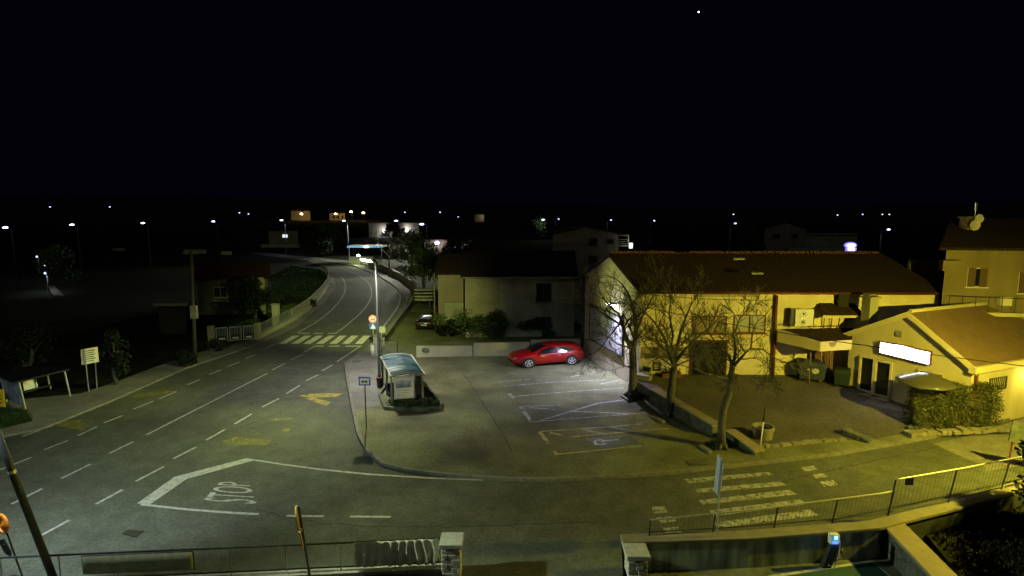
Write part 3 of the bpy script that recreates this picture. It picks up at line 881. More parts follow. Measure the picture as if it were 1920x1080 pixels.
q = MB(); FW.slab(q, s0 - .25, s0 - .04, z0, z1, 0.1, 0.5); q.build('side_panel', M['metal_dark'], ac)
for f in (.15, .85):
    q = MB(); q.tube([FW.pt(s0 + (s1 - s0) * f, z0 - .04, 0.0), FW.pt(s0 + (s1 - s0) * f, z0 - .04, 0.6)], 0.03, 6); q.build('bracket', M['metal_grey'], ac)

# cables across the yard
def cable(p, q, sag, label, r=0.02):
    p = Vector(p); q = Vector(q); pts = []
    for i in range(17):
        t = i / 16; P = p.lerp(q, t); P.z -= sag * 4 * t * (1 - t); pts.append(P)
    mb = MB(); mb.tube(pts, r, 5)
    o = mb.build('cable', M['metal_dark']); tag(o, label, 'cable')
    return o
LAMP = Vector((22.3, 19.6, 7.6))
s, z = FW.hit(1200, 574)
cable(FW.pt(s, z, 0.1), (LAMP.x + .95, LAMP.y, 5.1), 0.35, 'dark cable running from the cream facade to the amber lamp')
s2_, z2_ = FW.hit(1455, 562)
cable(FW.pt(s, z + .75, .1), FW.pt(s2_, z2_, 0.12), 0.12, 'thin cable looped along the facade under the eave')

# ------------------------------------------------------------------ pale house on the right
HA = At(1766, 560, 33.8); HB = Vector((36.0, 32.0, 0))
hz = zat(HA, 466); 
rh = thing('pale_house', 'pale two storey house with shuttered windows at the right edge', 'house', (HA.x, HA.y, 0))
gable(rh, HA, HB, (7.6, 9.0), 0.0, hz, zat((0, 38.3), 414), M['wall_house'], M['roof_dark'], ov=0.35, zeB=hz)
HW = Wall(HA, HB)
for x0, y0, x1, y1 in ((1815, 502, 1848, 538), (1911, 510, 1945, 550)):
    a0, z1 = HW.hit(x0, y0); a1, z0 = HW.hit(x1, y1)
    o = HW.window(rh, a0, a1, z0, z1, M['frame_white'], M['glass'], panes=1, w=0.05, d=0.03)
    for f0, f1 in ((0.02, 0.40), (0.62, 1.0)):
        q = MB(); HW.slab(q, a0 + (a1 - a0) * f0, a0 + (a1 - a0) * f1, z0, z1, 0.034, 0.075)
        for k in range(9):
            zz = z0 + (z1 - z0) * (k + .5) / 9; HW.slab(q, a0 + (a1 - a0) * f0 + .05, a0 + (a1 - a0) * f1 - .05, zz, zz + .04, 0.076, 0.09)
        q.build('shutter', M['shutter'], o)
q = MB(); a, z = HW.hit(1775, 497); HW.slab(q, a - .45, a + .5, z - .3, z + .3, 0.0, 0.5); q.build('bay_ledge', M['wall_house'], rh)
q = MB(); a0, z1 = HW.hit(1770, 552); a1, z0 = HW.hit(1915, 575)
q.tube([HW.pt(a0, z1, 0.6), HW.pt(a1, z1 - .1, 0.6)], 0.025, 6)
for k in range(7): q.tube([HW.pt(a0 + (a1 - a0) * k / 6, z1 - .9, .6), HW.pt(a0 + (a1 - a0) * k / 6, z1, .6)], 0.02, 6)
q.build('railing', M['metal_dark'], rh)
q = MB(); HW.slab(q, a0 - .1, a1 + 3, z1 - 1.1, z1 - .9, 0.0, 0.75); q.build('terrace_slab', M['trim'], rh)
a0, z1 = HW.hit(1866, 555); a1, z0 = HW.hit(1886, 571)
q = MB(); HW.slab(q, a0, a1, z0, z1, 0.1, 0.5); q.build('terrace_box', M['frame_white'], rh)
c = At(1814, 425, 36.4)
q = MB(); q.box((c.x, c.y, c.z - .2), (.62, .62, 1.4)); q.box((c.x, c.y, c.z + .57), (.8, .8, .12)); q.build('chimney', M['wall_house'], rh)
ant = thing('antenna_mast', 'antenna mast with two satellite dishes by the chimney', 'antenna', (c.x, c.y - .5, c.z - .6))
q = MB(); q.tube([(c.x + .05, c.y - .45, c.z - .8), (c.x + .05, c.y - .45, c.z + 1.4)], 0.03, 6); q.box((c.x + .05, c.y - .45, c.z + 1.2), (0.09, 0.09, 0.5)); q.build('mast', M['metal_grey'], ant)
for dx, dz, rr_ in ((-.08, .12, .33), (.15, .5, .28)):
    q = MB(); cc = Vector((c.x + dx, c.y - .62, c.z + dz))
    ring = []
    for j in range(5):
        for i in range(14):
            t = 2 * math.pi * i / 14; k = rr_ * j / 4
            ring.append((cc.x + k * math.cos(t), cc.y - 0.25 * (k * k) / rr_, cc.z + k * math.sin(t)))
    q.add(ring, [(j * 14 + i, j * 14 + (i + 1) % 14, (j + 1) * 14 + (i + 1) % 14, (j + 1) * 14 + i) for j in range(4) for i in range(14)])
    q.tube([cc, cc + Vector((0, .1, 0))], 0.05, 6)
    q.build('dish', M['frame_white'], ant, True)

# small side wall and gap beside the house
q = MB(); p0 = At(1705, 490, 38); q.seg((p0.x, 38), (p0.x + 1.6, 38), .25, p0.z - 1.8, p0.z + .1); q.box((p0.x + 1.5, 38, p0.z - .9), (.25, .3, 1.8))
tag(q.build('chimney_wall', M['wall_house']), 'short pale parapet wall behind the roof beside the pale house', 'wall')

# ------------------------------------------------------------------ shop
SA = YG(1587, 720); SBd = YG(1709, 763)
sd = (SBd - SA); sd.z = 0; sd.normalize()
SL = 5.95
SB = SA + sd * SL
sdep = Vector((0.92, 0.39)) * 9.5
zs0 = zat(SA, 627); zs1 = zat(SB, 688); zap = zat((SA + SB) / 2, 590)
shop = thing('shop', 'small cream shop with backlit sign and tan gable roof', 'shop', (SA.x, SA.y, 0.1))
gable(shop, SA, SB, sdep, -0.1, zs0, zap, M['wall_shop'], M['roof_shop'], across=True, ov=0.22, zeB=zs1, th=.14)
SW = Wall(SA, SB); SS = Wall(SB, SB + Vector((sdep.x, sdep.y, 0)))
# bargeboards and eave fascia
q = MB(); m_ = (SA + SB) / 2
for P, zz in ((SA, zs0), (SB, zs1)):
    a = Vector((P.x, P.y, 0)); o_ = (a - Vector((m_.x, m_.y, 0))).normalized()
    p = a + SW.n * 0.25 + o_ * .28; r0 = Vector((m_.x, m_.y, 0)) + SW.n * 0.25
    slope = (zap - zz) / (SL / 2)
    q.hexa([(*p.xy, zz - .28 * slope - .12), (*r0.xy, zap - .12), ((r0 - SW.n * .06).x, (r0 - SW.n * .06).y, zap - .12), ((p - SW.n * .06).x, (p - SW.n * .06).y, zz - .28 * slope - .12)],
           [(*p.xy, zz - .28 * slope + .2), (*r0.xy, zap + .2), ((r0 - SW.n * .06).x, (r0 - SW.n * .06).y, zap + .2), ((p - SW.n * .06).x, (p - SW.n * .06).y, zz - .28 * slope + .2)])
q.build('bargeboard', M['trim'], shop)
q = MB(); SS.slab(q, -.25, 9.5, zs1 - .28, zs1 + .05, 0.0, 0.3); q.build('eave_fascia', M['trim'], shop)
q = MB(); q.tube([SS.pt(.25, zs1 - .3, .12), SS.pt(.25, 0.1, .12)], 0.06, 8); q.build('drainpipe', M['metal_brown'], shop)
q = MB(); r0 = Vector((m_.x, m_.y, zap + .2)); q.tube([r0, r0 + Vector((sdep.x, sdep.y, 0))], 0.11, 6); q.build('ridge', M['trim'], shop)
for x0, y0, x1, y1 in ((1618, 668, 1637, 730), (1647, 676, 1668, 742)):
    a0, z1 = SW.hit(x0, y0); a1, z0 = SW.hit(x1, y1)
    z0 = min(z0, z1 - 1.9)
    q = MB(); SW.ring(q, a0 - .12, a1 + .04, z0 - .1, z1 + .06, .1, .004, .14); fo_ = q.build('doorway', M['trim'], shop)
    q = MB(); SW.slab(q, a0, a1, z0, z1 - .04, .004, .04); do = q.build('glass_door', M['glass'], fo_)
    q = MB(); SW.slab(q, a0 - .2, a1 + .15, z0 - .3, z0 - .1, .15, .7); q.build('step', M['concrete'], shop)
a0, z1 = SW.hit(1722, 692); a1, z0 = SW.hit(1768, 722)
SW.window(shop, a0, a1, z0, z1, M['trim'], M['glass_blue'], panes=1, w=.06)
a0, z1 = SW.hit(1680, 619); a1, z0 = SW.hit(1690, 632)
q = MB(); SW.ring(q, a0, a1, z0, z1, .04, .004, .04); SW.slab(q, a0 + .05, a1 - .05, z0 + .05, z1 - .05, .004, .015); q.build('vent', M['metal_grey'], shop)
# backlit sign: top edge bulged to stand in for glow on the wall above
a0, zt_a = SW.hit(1653, 639); a1, zt_b = SW.hit(1749, 659)
_, zb_a = SW.hit(1652, 661); _, zb_b = SW.hit(1746, 684)
sg = thing('shop_sign', 'white backlit sign with red emblem on the shop gable', 'sign', SW.pt(a0, zb_a, .1))
def signpts(d, inset):
    P = []
    top = []
    for i in range(13):
        t = i / 12; s = a0 + inset + (a1 - a0 - 2 * inset) * t
        zt = zt_a + (zt_b - zt_a) * t - inset
        if .22 < t < .7: zt += .05 * math.sin((t - .22) / .48 * math.pi)
        top.append(SW.pt(s, zt, d))
    bot = [SW.pt(a1 - inset, zb_b + inset, d), SW.pt(a0 + inset, zb_a + inset, d)]
    return top + bot
A_ = signpts(.03, 0); B_ = signpts(.2, 0); n = len(A_)
q = MB(); q.add(A_ + B_, [list(range(n)), list(range(2 * n - 1, n - 1, -1))] + [(i, (i + 1) % n, n + (i + 1) % n, n + i) for i in range(n)]); q.build('casing', M['metal_brown'], sg)
A_ = signpts(.201, .05); B_ = signpts(.22, .05)
q = MB(); q.add(A_ + B_, [list(range(n)), list(range(2 * n - 1, n - 1, -1))] + [(i, (i + 1) % n, n + (i + 1) % n, n + i) for i in range(n)]); fo_ = q.build('light_panel', M['sign_glow'], sg)
q = MB(); cz = SW.hit(1667, 651)
q.tube([SW.pt(cz[0] + .3 * math.cos(t), cz[1] + .12 * math.sin(t), .235) for t in [R(40 + 280 * k / 14) for k in range(15)]], .032, 5); q.build('emblem', mat('emblem_ink', (0.1, 0.02, 0.05), .5), fo_)
q = MB(); q.tube([SW.pt(a0 + .1, (zb_a + zt_a) / 2, 0), SW.pt(a0 + .1, (zb_a + zt_a) / 2, .04)], .05, 6); q.build('bracket', M['metal_dark'], sg)
q = MB(); q.tube([SW.pt(a1 - .1, (zb_b + zt_b) / 2, 0), SW.pt(a1 - .1, (zb_b + zt_b) / 2, .04)], .05, 6); q.build('bracket', M['metal_dark'], sg)
# side wall details
a0, z1 = SS.hit(1855, 710); a1, z0 = SS.hit(1885, 728)
q = MB(); SS.ring(q, a0, a1, z0, z1, .05, .004, .05)
for k in range(9): SS.slab(q, a0 + (a1 - a0) * (k + .5) / 9 - .02, a0 + (a1 - a0) * (k + .5) / 9 + .02, z0 + .05, z1 - .05, .004, .04)
q.build('window_grille', M['metal_dark'], shop)
# small amber lamp added under the eave for the glow at the right edge
a_, z_ = SS.hit(1921, 697)
q = MB(); q.tube([SS.pt(a_, z_ + .1, 0.0), SS.pt(a_, z_ + .12, .35)], .025, 6); q.box(SS.pt(a_, z_ + .1, .42), (.3, .2, .1), .4); wl_ = q.build('added_glow_lamp', M['metal_dark'], shop)
q = MB(); q.ball(SS.pt(a_, z_ - .02, .44), (.17, .13, .11), 10, 6); q.build('lens', M['sodium'], wl_, True)
point('added_glow_light', SS.pt(a_, z_ - .08, .75), 70, SODC, .1)
# chimney on the shaded slope
c = At(1629, 600, 33.2)
q = MB(); q.box((c.x, c.y, c.z + .45), (.62, .55, 1.7), .3); q.box((c.x, c.y, c.z + 1.33), (.8, .72, .1), .3); q.box((c.x, c.y, c.z + 1.5), (.6, .5, .06), .3)
for dx in (-.22, .22): q.box((c.x + dx, c.y, c.z + 1.42), (.08, .4, .16), .3)
q.build('chimney', M['wall_white'], shop)

# lean-to between the shop and the building: fascia boards and low roof, bins below
l0 = At(1459, 616, 34.2); l1 = At(1538, 641, 32.3); l2 = At(1597, 637, 32.7)
zf1 = zat(l1, 659); 
ln = thing('lean_to', 'lean-to shelter with cream fascia boards beside the shop', 'shelter', (l1.x, l1.y, 0.2))
q = MB(); q.seg(l0, l1, .07, zat(l0, 641), l0.z, zf1, l1.z); q.build('side_fascia', M['trim'], ln)
q = MB(); q.seg(l1, l2, .07, zf1, l1.z, zf1 + .03, l2.z); q.build('front_fascia', M['trim'], ln)
q = MB(); w_ = Wall(l1, l2); q.add([w_.pt(.5, l1.z - .03, .04), w_.pt(1.05, l1.z - .02, .04), w_.pt(.95, l1.z - .26, .04), w_.pt(.75, l1.z - .33, .04), w_.pt(.58, l1.z - .25, .04)], [(0, 1, 2, 3, 4)]); q.build('peeling_patch', M['wall_brown'], ln)
q = MB(); bk = At(1600, 615, 34.3); q.hexa([(*l0.xy, l0.z - .1), (*l1.xy, l1.z - .1), (*l2.xy, l2.z - .1), (*bk.xy, l0.z - .05)], [(*l0.xy, l0.z - .02), (*l1.xy, l1.z - .02), (*l2.xy, l2.z - .02), (*bk.xy, l0.z + .03)]); q.build('roof', M['roof_dark'], ln)
q = MB(); q.seg(l1.lerp(l2, .3) + Vector((.1, 1.75, 0)), l2 + Vector((0, 1.75, 0)), .05, 0.3, zf1 - .02); q.build('lattice_screen', mat('lattice_red', (.12, .06, .035), .8, var=.6, scale=5), ln)
q = MB()
for f in (.02, .38, .68): p = l1.lerp(l2, f) + Vector((.1, 1.2, 0)); q.box((p.x, p.y, (zf1 + .4) / 2), (.055, .055, zf1 - .4))
q.build('post', M['wood'], ln)
# little tiled porch roof on the facade, with clutter
s0, z1 = FW.hit(1528, 568); s1, z0 = FW.hit(1600, 586)
q = MB(); q.hexa([FW.pt(s0 - .1, z0, 1.0), FW.pt(s1, z0, 1.0), FW.pt(s1, z1 - .1, 0.05), FW.pt(s0 + .2, z1 - .1, .05)], [FW.pt(s0 - .1, z0 + .1, 1.0), FW.pt(s1, z0 + .1, 1.0), FW.pt(s1, z1, 0.05), FW.pt(s0 + .2, z1, .05)])
q.build('porch_roof', M['roof_dark'], big)
q = MB(); FW.slab(q, s0, s1 - .2, z0 - .14, z0 - .01, .9, 1.0); q.build('porch_fascia', M['trim'], big)
q = MB()
q.tube([FW.pt(s0 - .6, z0 - .75, .6), FW.pt(s0 + 1.1, z0 - .7, .6)], .04, 6)
for k in range(3): q.tube([FW.pt(s0 + .3 + k * .4, z0 - 1.6, .6), FW.pt(s0 + .2 + k * .45, z0 - .2, .8)], .03, 5)
q.build('porch_struts', M['metal_brown'], big)
s3, z3 = FW.hit(1576, 552)
q = MB(); FW.slab(q, s3 - .3, s3 + .3, z3 - .7, z3 + .12, .05, .4); q.build('dark_box', M['dark'], big)  # plain dark box on the facade below the eave

# bins under the lean-to
def bin_(name, c, size, rz, m, label, sticker=False):
    t = thing(name, label, 'bin', (0, 0, 0), None)
    w, d, h = size
    q = MB(); q.hexa([(-w * .44, -d * .44, .12), (w * .44, -d * .44, .12), (w * .44, d * .44, .12), (-w * .44, d * .44, .12)], [(-w / 2, -d / 2, h * .82), (w / 2, -d / 2, h * .82), (w / 2, d / 2, h * .82), (-w / 2, d / 2, h * .82)])
    for sx in (-1, 1): q.box((sx * w * .5, 0, h * .72), (.06, d * .7, .06))
    body = q.build('body', m, t, bevel=.03)
    q = MB(); q.hexa([(-w * .52, -d * .54, h * .82), (w * .52, -d * .54, h * .82), (w * .52, d * .52, h * .82), (-w * .52, d * .52, h * .82)], [(-w * .48, -d * .4, h * .95), (w * .48, -d * .4, h * .95), (w * .48, d * .45, h), (-w * .48, d * .45, h)]); q.build('lid', m, t, bevel=.03)
    for sx in (-1, 1):
        for sy in (-1, 1):
            q = MB(); q.tube([(sx * w * .38 - .03, sy * d * .36, .08), (sx * w * .38 + .03, sy * d * .36, .08)], .08, 10); q.build('wheel', M['rubber'], t)
    if sticker:
        q = MB(); q.prism([(-.02 + .2 * math.cos(k * .785), .18 * math.sin(k * .785)) for k in range(8)], 0, .006)
        for i, p in enumerate(q.v): q.v[i] = Vector((p.x + w * .12, -d * .485 - p.z + (.6 - (h * .5 + p.y)) * 0.0 - .02, h * .55 + p.y))
        q.build('sticker', mat('pale_sticker', (.4, .4, .3), .5, var=.2, scale=8), body)
        q = MB(); q.box((-w * .14, -d * .495, h * .6), (.12, .012, .1)); q.build('label', M['sign_white'], body)
    t.location = c; t.rotation_euler = (0, 0, rz)
    return t
c = YG(1508, 704); bin_('waste_container', (c.x, c.y - .75, c.z - .05), (1.5, .9, 1.2), -.32, M['bin_blue'], 'dark blue wheeled waste container with yellow sticker under the lean-to', True)
c = YG(1567, 716); bin_('waste_container', (c.x, c.y - .6, c.z - .05), (.85, .75, 1.05), -.5, M['bin_green'], 'green waste bin standing against the left side of the shop')
c = YG(1545, 714); q = MB(); q.box((c.x, c.y + .3, c.z + .52), (.05, .9, 1.05), -.45); q.box((c.x - .1, c.y + .55, c.z + .5), (.3, .06, 1.0), -.45)
tag(q.build('board_panel', M['trim']), 'pale wooden boards leaning between the two waste bins', 'board')

# parasol in front of the shop window
pc = At(1736, 700, 28.6)
pr = thing('parasol', 'open beige parasol between the shop window and the hedge', 'parasol', (pc.x, pc.y, .3))
q = MB(); N = 8; rr_ = 1.3
prof = [(0.0, 0), (.35, -.06), (.9, -.24), (1.1, -.33), (rr_, -.43), (rr_ - .01, -.52)]
vs = []
for (r0, dz) in prof[1:]:
    for i in range(N * 3):
        t = 2 * math.pi * i / (N * 3); k = 1 - .035 * (1 if i % 3 else 0)
        vs.append((pc.x + r0 * k * math.cos(t), pc.y + r0 * k * math.sin(t), pc.z + dz + (0.02 if i % 3 else 0)))
n3 = N * 3
q.add([(pc.x, pc.y, pc.z)] + vs, [(0, 1 + i, 1 + (i + 1) % n3) for i in range(n3)] + [(1 + j * n3 + i, 1 + j * n3 + (i + 1) % n3, 1 + (j + 1) * n3 + (i + 1) % n3, 1 + (j + 1) * n3 + i) for j in range(4) for i in range(n3)])
q.build('canopy', M['parasol'], pr, True)
q = MB(); q.tube([(pc.x, pc.y, .25), (pc.x, pc.y, pc.z + .12)], .025, 8); q.build('pole', M['metal_grey'], pr)
q = MB()
for i in range(N):
    t = 2 * math.pi * i / N; q.tube([(pc.x, pc.y, pc.z - .05), (pc.x + 1.22 * math.cos(t), pc.y + 1.22 * math.sin(t), pc.z - .44)], .01, 4)
q.build('ribs', M['metal_grey'], pr)
q = MB(); q.tube([(pc.x, pc.y, .24), (pc.x, pc.y, .32)], .3, 14); q.build('base', M['concrete'], pr)

# hedge on a stone edging
h0 = G(1722, 808, .14); h1 = G(1870, 803, .14)
hw_ = .75; hn = Vector((-(h1 - h0).y, (h1 - h0).x, 0)).normalized()
hg = thing('hedge', 'clipped leafy hedge on stone edging before the shop', 'hedge', (h0.x, h0.y, .2))
rnd = random.Random(11); q = MB(); hL = (h1 - h0).length; hu = (h1 - h0).normalized()
for k in range(48000):
    s = rnd.uniform(-.25, hL + .1); w = rnd.uniform(-.1, hw_ + .1); z = rnd.uniform(.25, 2.4)
    e = min(s + .25, hL + .1 - s, w + .1, hw_ + .1 - w, 2.4 - z)
    if e > .3 and rnd.random() < .85: continue
    if rnd.random() < .25 and e < .1 : continue
    bump_ = .09 * math.sin(s * 4.1 + z * 3) + .07 * math.sin(s * 9 + w * 7)
    P = h0 + hu * s + hn * (w + bump_ * (1 if w > .6 else -1)); q.leaf((P.x, P.y, z + bump_), rnd.uniform(.022, .055), rnd)
q.build('foliage', M['hedge'], hg)
q = MB(); rnd = random.Random(5)
for k in range(16):
    a = h0 + hu * (hL * k / 16) + hn * .2; q.tube([(a.x, a.y, .1), (a.x + rnd.uniform(-.2, .2), a.y + rnd.uniform(-.2, .2), 1.5)], [.04, .015], 5)
q.build('stems', M['bark'], hg)
rnd = random.Random(8)
def rubble(pts, n, w, h, z, name, label, cat='wall', m=None, seed=1, sz=(.2, .4)):
    """a low edging of separate rough stones laid as one dry wall"""
    rnd = random.Random(seed); q = MB()
    P = [Vector(p) for p in pts]; tot = sum((P[i + 1] - P[i]).length for i in range(len(P) - 1))
    s = 0
    while s < tot:
        L = rnd.uniform(*sz); d = s + L / 2; i = 0; acc = 0
        while i < len(P) - 2 and acc + (P[i + 1] - P[i]).length < d: acc += (P[i + 1] - P[i]).length; i += 1
        u = (P[i + 1] - P[i]).normalized(); c = P[i] + u * (d - acc)
        hh = h * rnd.uniform(.75, 1.25)
        k = len(q.v)
        q.box((c.x + rnd.uniform(-.04, .04), c.y + rnd.uniform(-.04, .04), z(c) + hh / 2 - .03), (L * .95, w * rnd.uniform(.8, 1.15), hh), math.atan2(u.y, u.x) + rnd.uniform(-.1, .1))
        for j in range(k, len(q.v)): q.v[j] += Vector((rnd.uniform(-.03, .03), rnd.uniform(-.03, .03), rnd.uniform(-.03, .03)))
        s += L
    o = q.build(name, m or M['coping'], bevel=.03); tag(o, label, cat)
    return o
zy = lambda c: yardz(c.y)
rubble([G(1700, 818, .12), G(1740, 815, .12), G(1800, 812, .12), G(1885, 808, .12)], 0, .45, .22, zy, 'stone_edging', 'low stone edging along the foot of the hedge', seed=2)
for k in range(4):
    rubble([YG(1702 + k * 3, 808 - k * 7), YG(1730, 803 - k * 5)], 0, .3, .25 + .1 * k, zy, 'stone_step', ['lowest rough stone step at the hedge corner', 'second rough stone step up at the hedge corner', 'third rough stone step up at the hedge corner', 'topmost rough stone step at the hedge corner'][k], 'step', M['stone'], seed=30 + k)
rubble([YG(1424, 850), YG(1470, 842), YG(1520, 836), YG(1578, 829)], 0, .28, .13, lambda c: .12, 'stone_edging', 'row of edging stones between the yard and the pavement', seed=3, sz=(.18, .35))
# collapsed wall stub
q = MB(); a = YG(1580, 818); b = YG(1632, 836)
q.seg(a, b, .5, .1, .55, .1, .3); o = q.build('broken_wall', M['stone'], bevel=.06); tag(o, 'broken stub of stone wall at the yard entrance', 'wall')

# retaining wall between car park and yard
w0, w1 = G(1224, 756, .12), G(1343, 818, .12)
q = MB(); wt = thing('retaining_wall', 'long low retaining wall between the parking bays and the yard', 'wall', (w1.x, w1.y, .1))
zt = zat(w1, 797)
q.seg(w0, w1, .5, .05, .95, .05, zt - .06); q.build('body', M['concrete_dark'], wt, bevel=.03)
q = MB(); q.seg(w0, w1 + Vector((.02, -.03, 0)), .62, .952, 1.04, zt - .058, zt + .03); q.build('coping', M['coping'], wt, bevel=.02)
w2, w3 = G(1368, 822, .12), G(1424, 853, .12)
wt = thing('retaining_wall', 'short low wall stub right of the corner tree', 'wall', (w2.x, w2.y, .1))
q = MB(); q.seg(w2, w3, .5, .05, .5, .05, .25); q.build('body', M['concrete_dark'], wt, bevel=.03)
q = MB(); q.seg(w2, w3, .6, .502, .58, .252, .33); q.build('coping', mat('brick_coping', (.22, .18, .12), .9, var=.3, scale=6, bump=.3), wt, bevel=.02)
# kerb stones of tree pits
for q_, lb_ in (([(1166, 744), (1181, 754)], 'short kerb stone at the foot of the forked tree'), ([(1220, 782), (1245, 793)], 'short kerb stone at the foot of the middle tree'), ([(1314, 838), (1332, 850)], 'short kerb stone at the foot of the corner tree')):
    q = MB(); q.seg(G(*q_[0], .12), G(*q_[1], .12), .2, .1, .24); tag(q.build('kerb_stone', M['coping'], bevel=.03), lb_, 'kerb stone')
# utility cabinet
c = G(1208, 740, .12)
t = thing('utility_cabinet', 'squat beige utility cabinet behind the forked tree', 'cabinet', c)
q = MB(); q.box((c.x + .05, c.y + .3, .66), (.8, .6, 1.1), -.5); q.build('body', M['concrete'], t, bevel=.02)
q = MB(); q.box((c.x + .05, c.y + .3, 1.25), (.9, .7, .07), -.5); q.build('top', M['coping'], t, bevel=.02)
q = MB(); m_ = Matrix.Rotation(-.5, 3, 'Z'); pcn = Vector((c.x + .05, c.y + .3, .6)) + m_ @ Vector((-.405, 0, 0)); q.box(pcn, (.02, .45, .7), -.5); q.build('door', M['metal_grey'], t)
# concrete ring planter, post, planters by the wall
c = YG(1436, 832)
t = thing('concrete_planter', 'round concrete planter beside the marker post', 'planter', (c.x, c.y + .4, c.z))
q = MB(); N = 24
prof = [(.42, 0), (.46, .55), (.52, .56), (.52, .74), (.42, .74), (.40, .55)]
vs = [(c.x + r * math.cos(2 * math.pi * i / N), c.y + .4 + r * math.sin(2 * math.pi * i / N), c.z + z) for r, z in prof for i in range(N)]
q.add(vs, [(j * N + i, j * N + (i + 1) % N, (j + 1) * N + (i + 1) % N, (j + 1) * N + i) for j in range(len(prof) - 1) for i in range(N)]); q.build('tub', M['coping'], t, bevel=.01)
q = MB(); q.prism([(c.x + .39 * math.cos(k * .52), c.y + .4 + .39 * math.sin(k * .52)) for k in range(12)], c.z + .4, c.z + .56); q.build('soil', M['earth'], t)
def lean_post(name, base, top, r, m, label, cat='post', capm=None, capf=.7):
    t = thing(name, label, cat, base)
    base = Vector(base); top = Vector(top)
    q = MB(); q.tube([base, base.lerp(top, capf)], [r, r], 8); q.build('pole', m, t, True)
    q = MB(); q.tube([base.lerp(top, capf), top], [r * 1.3, r * 1.3], 8); q.build('tip', capm or m, t, True)
    q = MB(); q.tube([base, base + Vector((0, 0, .05))], r * 3, 10); q.build('foot', M['concrete'], t)
    return t
c = G(1424, 850, .12); top = At(1435, 763, c.y); lean_post('marker_post', c, top, .035, M['frame_white'], 'thin pale marker post with black tip by the concrete planter', 'post', M['sign_ink'], .68)
for (x0, x1, yb, m, lb_) in ((1238, 1272, 706, M['terracotta'], 'long dark trough planter against the cream facade'), (1203, 1217, 703, M['concrete'], 'small pot plant against the facade by the downpipe corner')):
    s0, z0 = FW.hit(x0, yb); s1, _ = FW.hit(x1, yb)
    t = thing('planter', lb_, 'planter', FW.pt(s0, z0, .4)); q = MB(); FW.slab(q, s0, s1, z0 - .1, z0 + .35, .2, .6); q.build('trough', m, t, bevel=.02)
    rnd = random.Random(int(x0)); q = MB()
    for k in range(160): q.leaf(FW.pt(rnd.uniform(s0, s1), z0 + .35 + abs(rnd.gauss(0, .16)), rnd.uniform(.15, .6)), rnd.uniform(.04, .08), rnd)
    q.build('foliage', M['leaf_dark'], t)

# ------------------------------------------------------------------ bare trees
def bare_tree(label, trunk, limbs, seed, spread=0.62, depth=5, kmul=1.0, up=.25):
    rnd = random.Random(seed)
    base = Vector(trunk[0][0])
    t = thing('bare_tree', label, 'tree', base, 'bare trees along the parking bays')
    q = MB(); q.tube([p for p, r in trunk], [r for p, r in trunk], 10)
    rt_ = trunk[0][1]
    for k in range(5):
        a = k * 1.256 + .3; q.tube([base + Vector((math.cos(a) * rt_ * .5, math.sin(a) * rt_ * .5, .22)), base + Vector((math.cos(a) * rt_ * 1.7, math.sin(a) * rt_ * 1.7, -.02))], [rt_ * .5, rt_ * .2], 6)
    q.build('trunk', M['bark'], t, True)
    br = MB(); cnt = [0]
    def grow(p, d, L, r, lev):
        n = 3 if lev > 1 else 2
        pts = [p]; rs = [r]; dd = d.copy()
        for i in range(n):
            dd = (dd + Vector((rnd.gauss(0, .16), rnd.gauss(0, .16), rnd.gauss(0, .12) + .05 * up))).normalized()
            pts.append(pts[-1] + dd * L / n); rs.append(max(.0085, r * (1 - .36 * (i + 1) / n)))
        br.tube(pts, rs, 6 if lev > 2 else (5 if lev > 1 else 3), cap=False)
        if lev == 0: return
        m = rnd.choice((3, 3, 3, 4)) if lev > 1 else 3
        for k in range(m):
            f = 1.0 if k == 0 else rnd.uniform(.3, .95)
            j = min(int(f * n), n - 1); P = pts[j].lerp(pts[j + 1], f * n - j)
            side = dd.cross(Vector((rnd.gauss(0, 1), rnd.gauss(0, 1), rnd.gauss(0, 1)))).normalized()
            sp = spread * (rnd.uniform(.2, .5) if k == 0 else rnd.uniform(.7, 1.35))
            nd = (dd + side * sp + Vector((0, 0, up * .35))).normalized()
            grow(P, nd, L * rnd.uniform(.6, .82), max(.009, rs[j + 1] * (.88 if k == 0 else rnd.uniform(.55, .75))), lev - 1)
    for limb in limbs:
        pts = [Vector(p) for p, r in limb]; rs = [r * .88 for p, r in limb]
        br.tube(pts, rs, 8, cap=False)
        d = (pts[-1] - pts[-2]).normalized()
        grow(pts[-1], d, 1.25 * kmul, rs[-1], depth - 1)
        for i in range(1, len(pts)):
            for k in range(2):
                f = rnd.uniform(.2, 1); P = pts[i - 1].lerp(pts[i], f)
                dd = (pts[i] - pts[i - 1]).normalized(); side = dd.cross(Vector((rnd.gauss(0, 1), rnd.gauss(0, 1), rnd.gauss(0, 1)))).normalized()
                grow(P, (dd * .5 + side * .8 + Vector((0, 0, .15))).normalized(), 1.1 * kmul, rs[i] * .55, depth - 2)
    br.build('branches', M['bark'], t, True)
    return t
def tp_(px, py, Y, dy=0): return At(px, py, Y + dy)
b = G(1186, 742, .12); Y = b.y
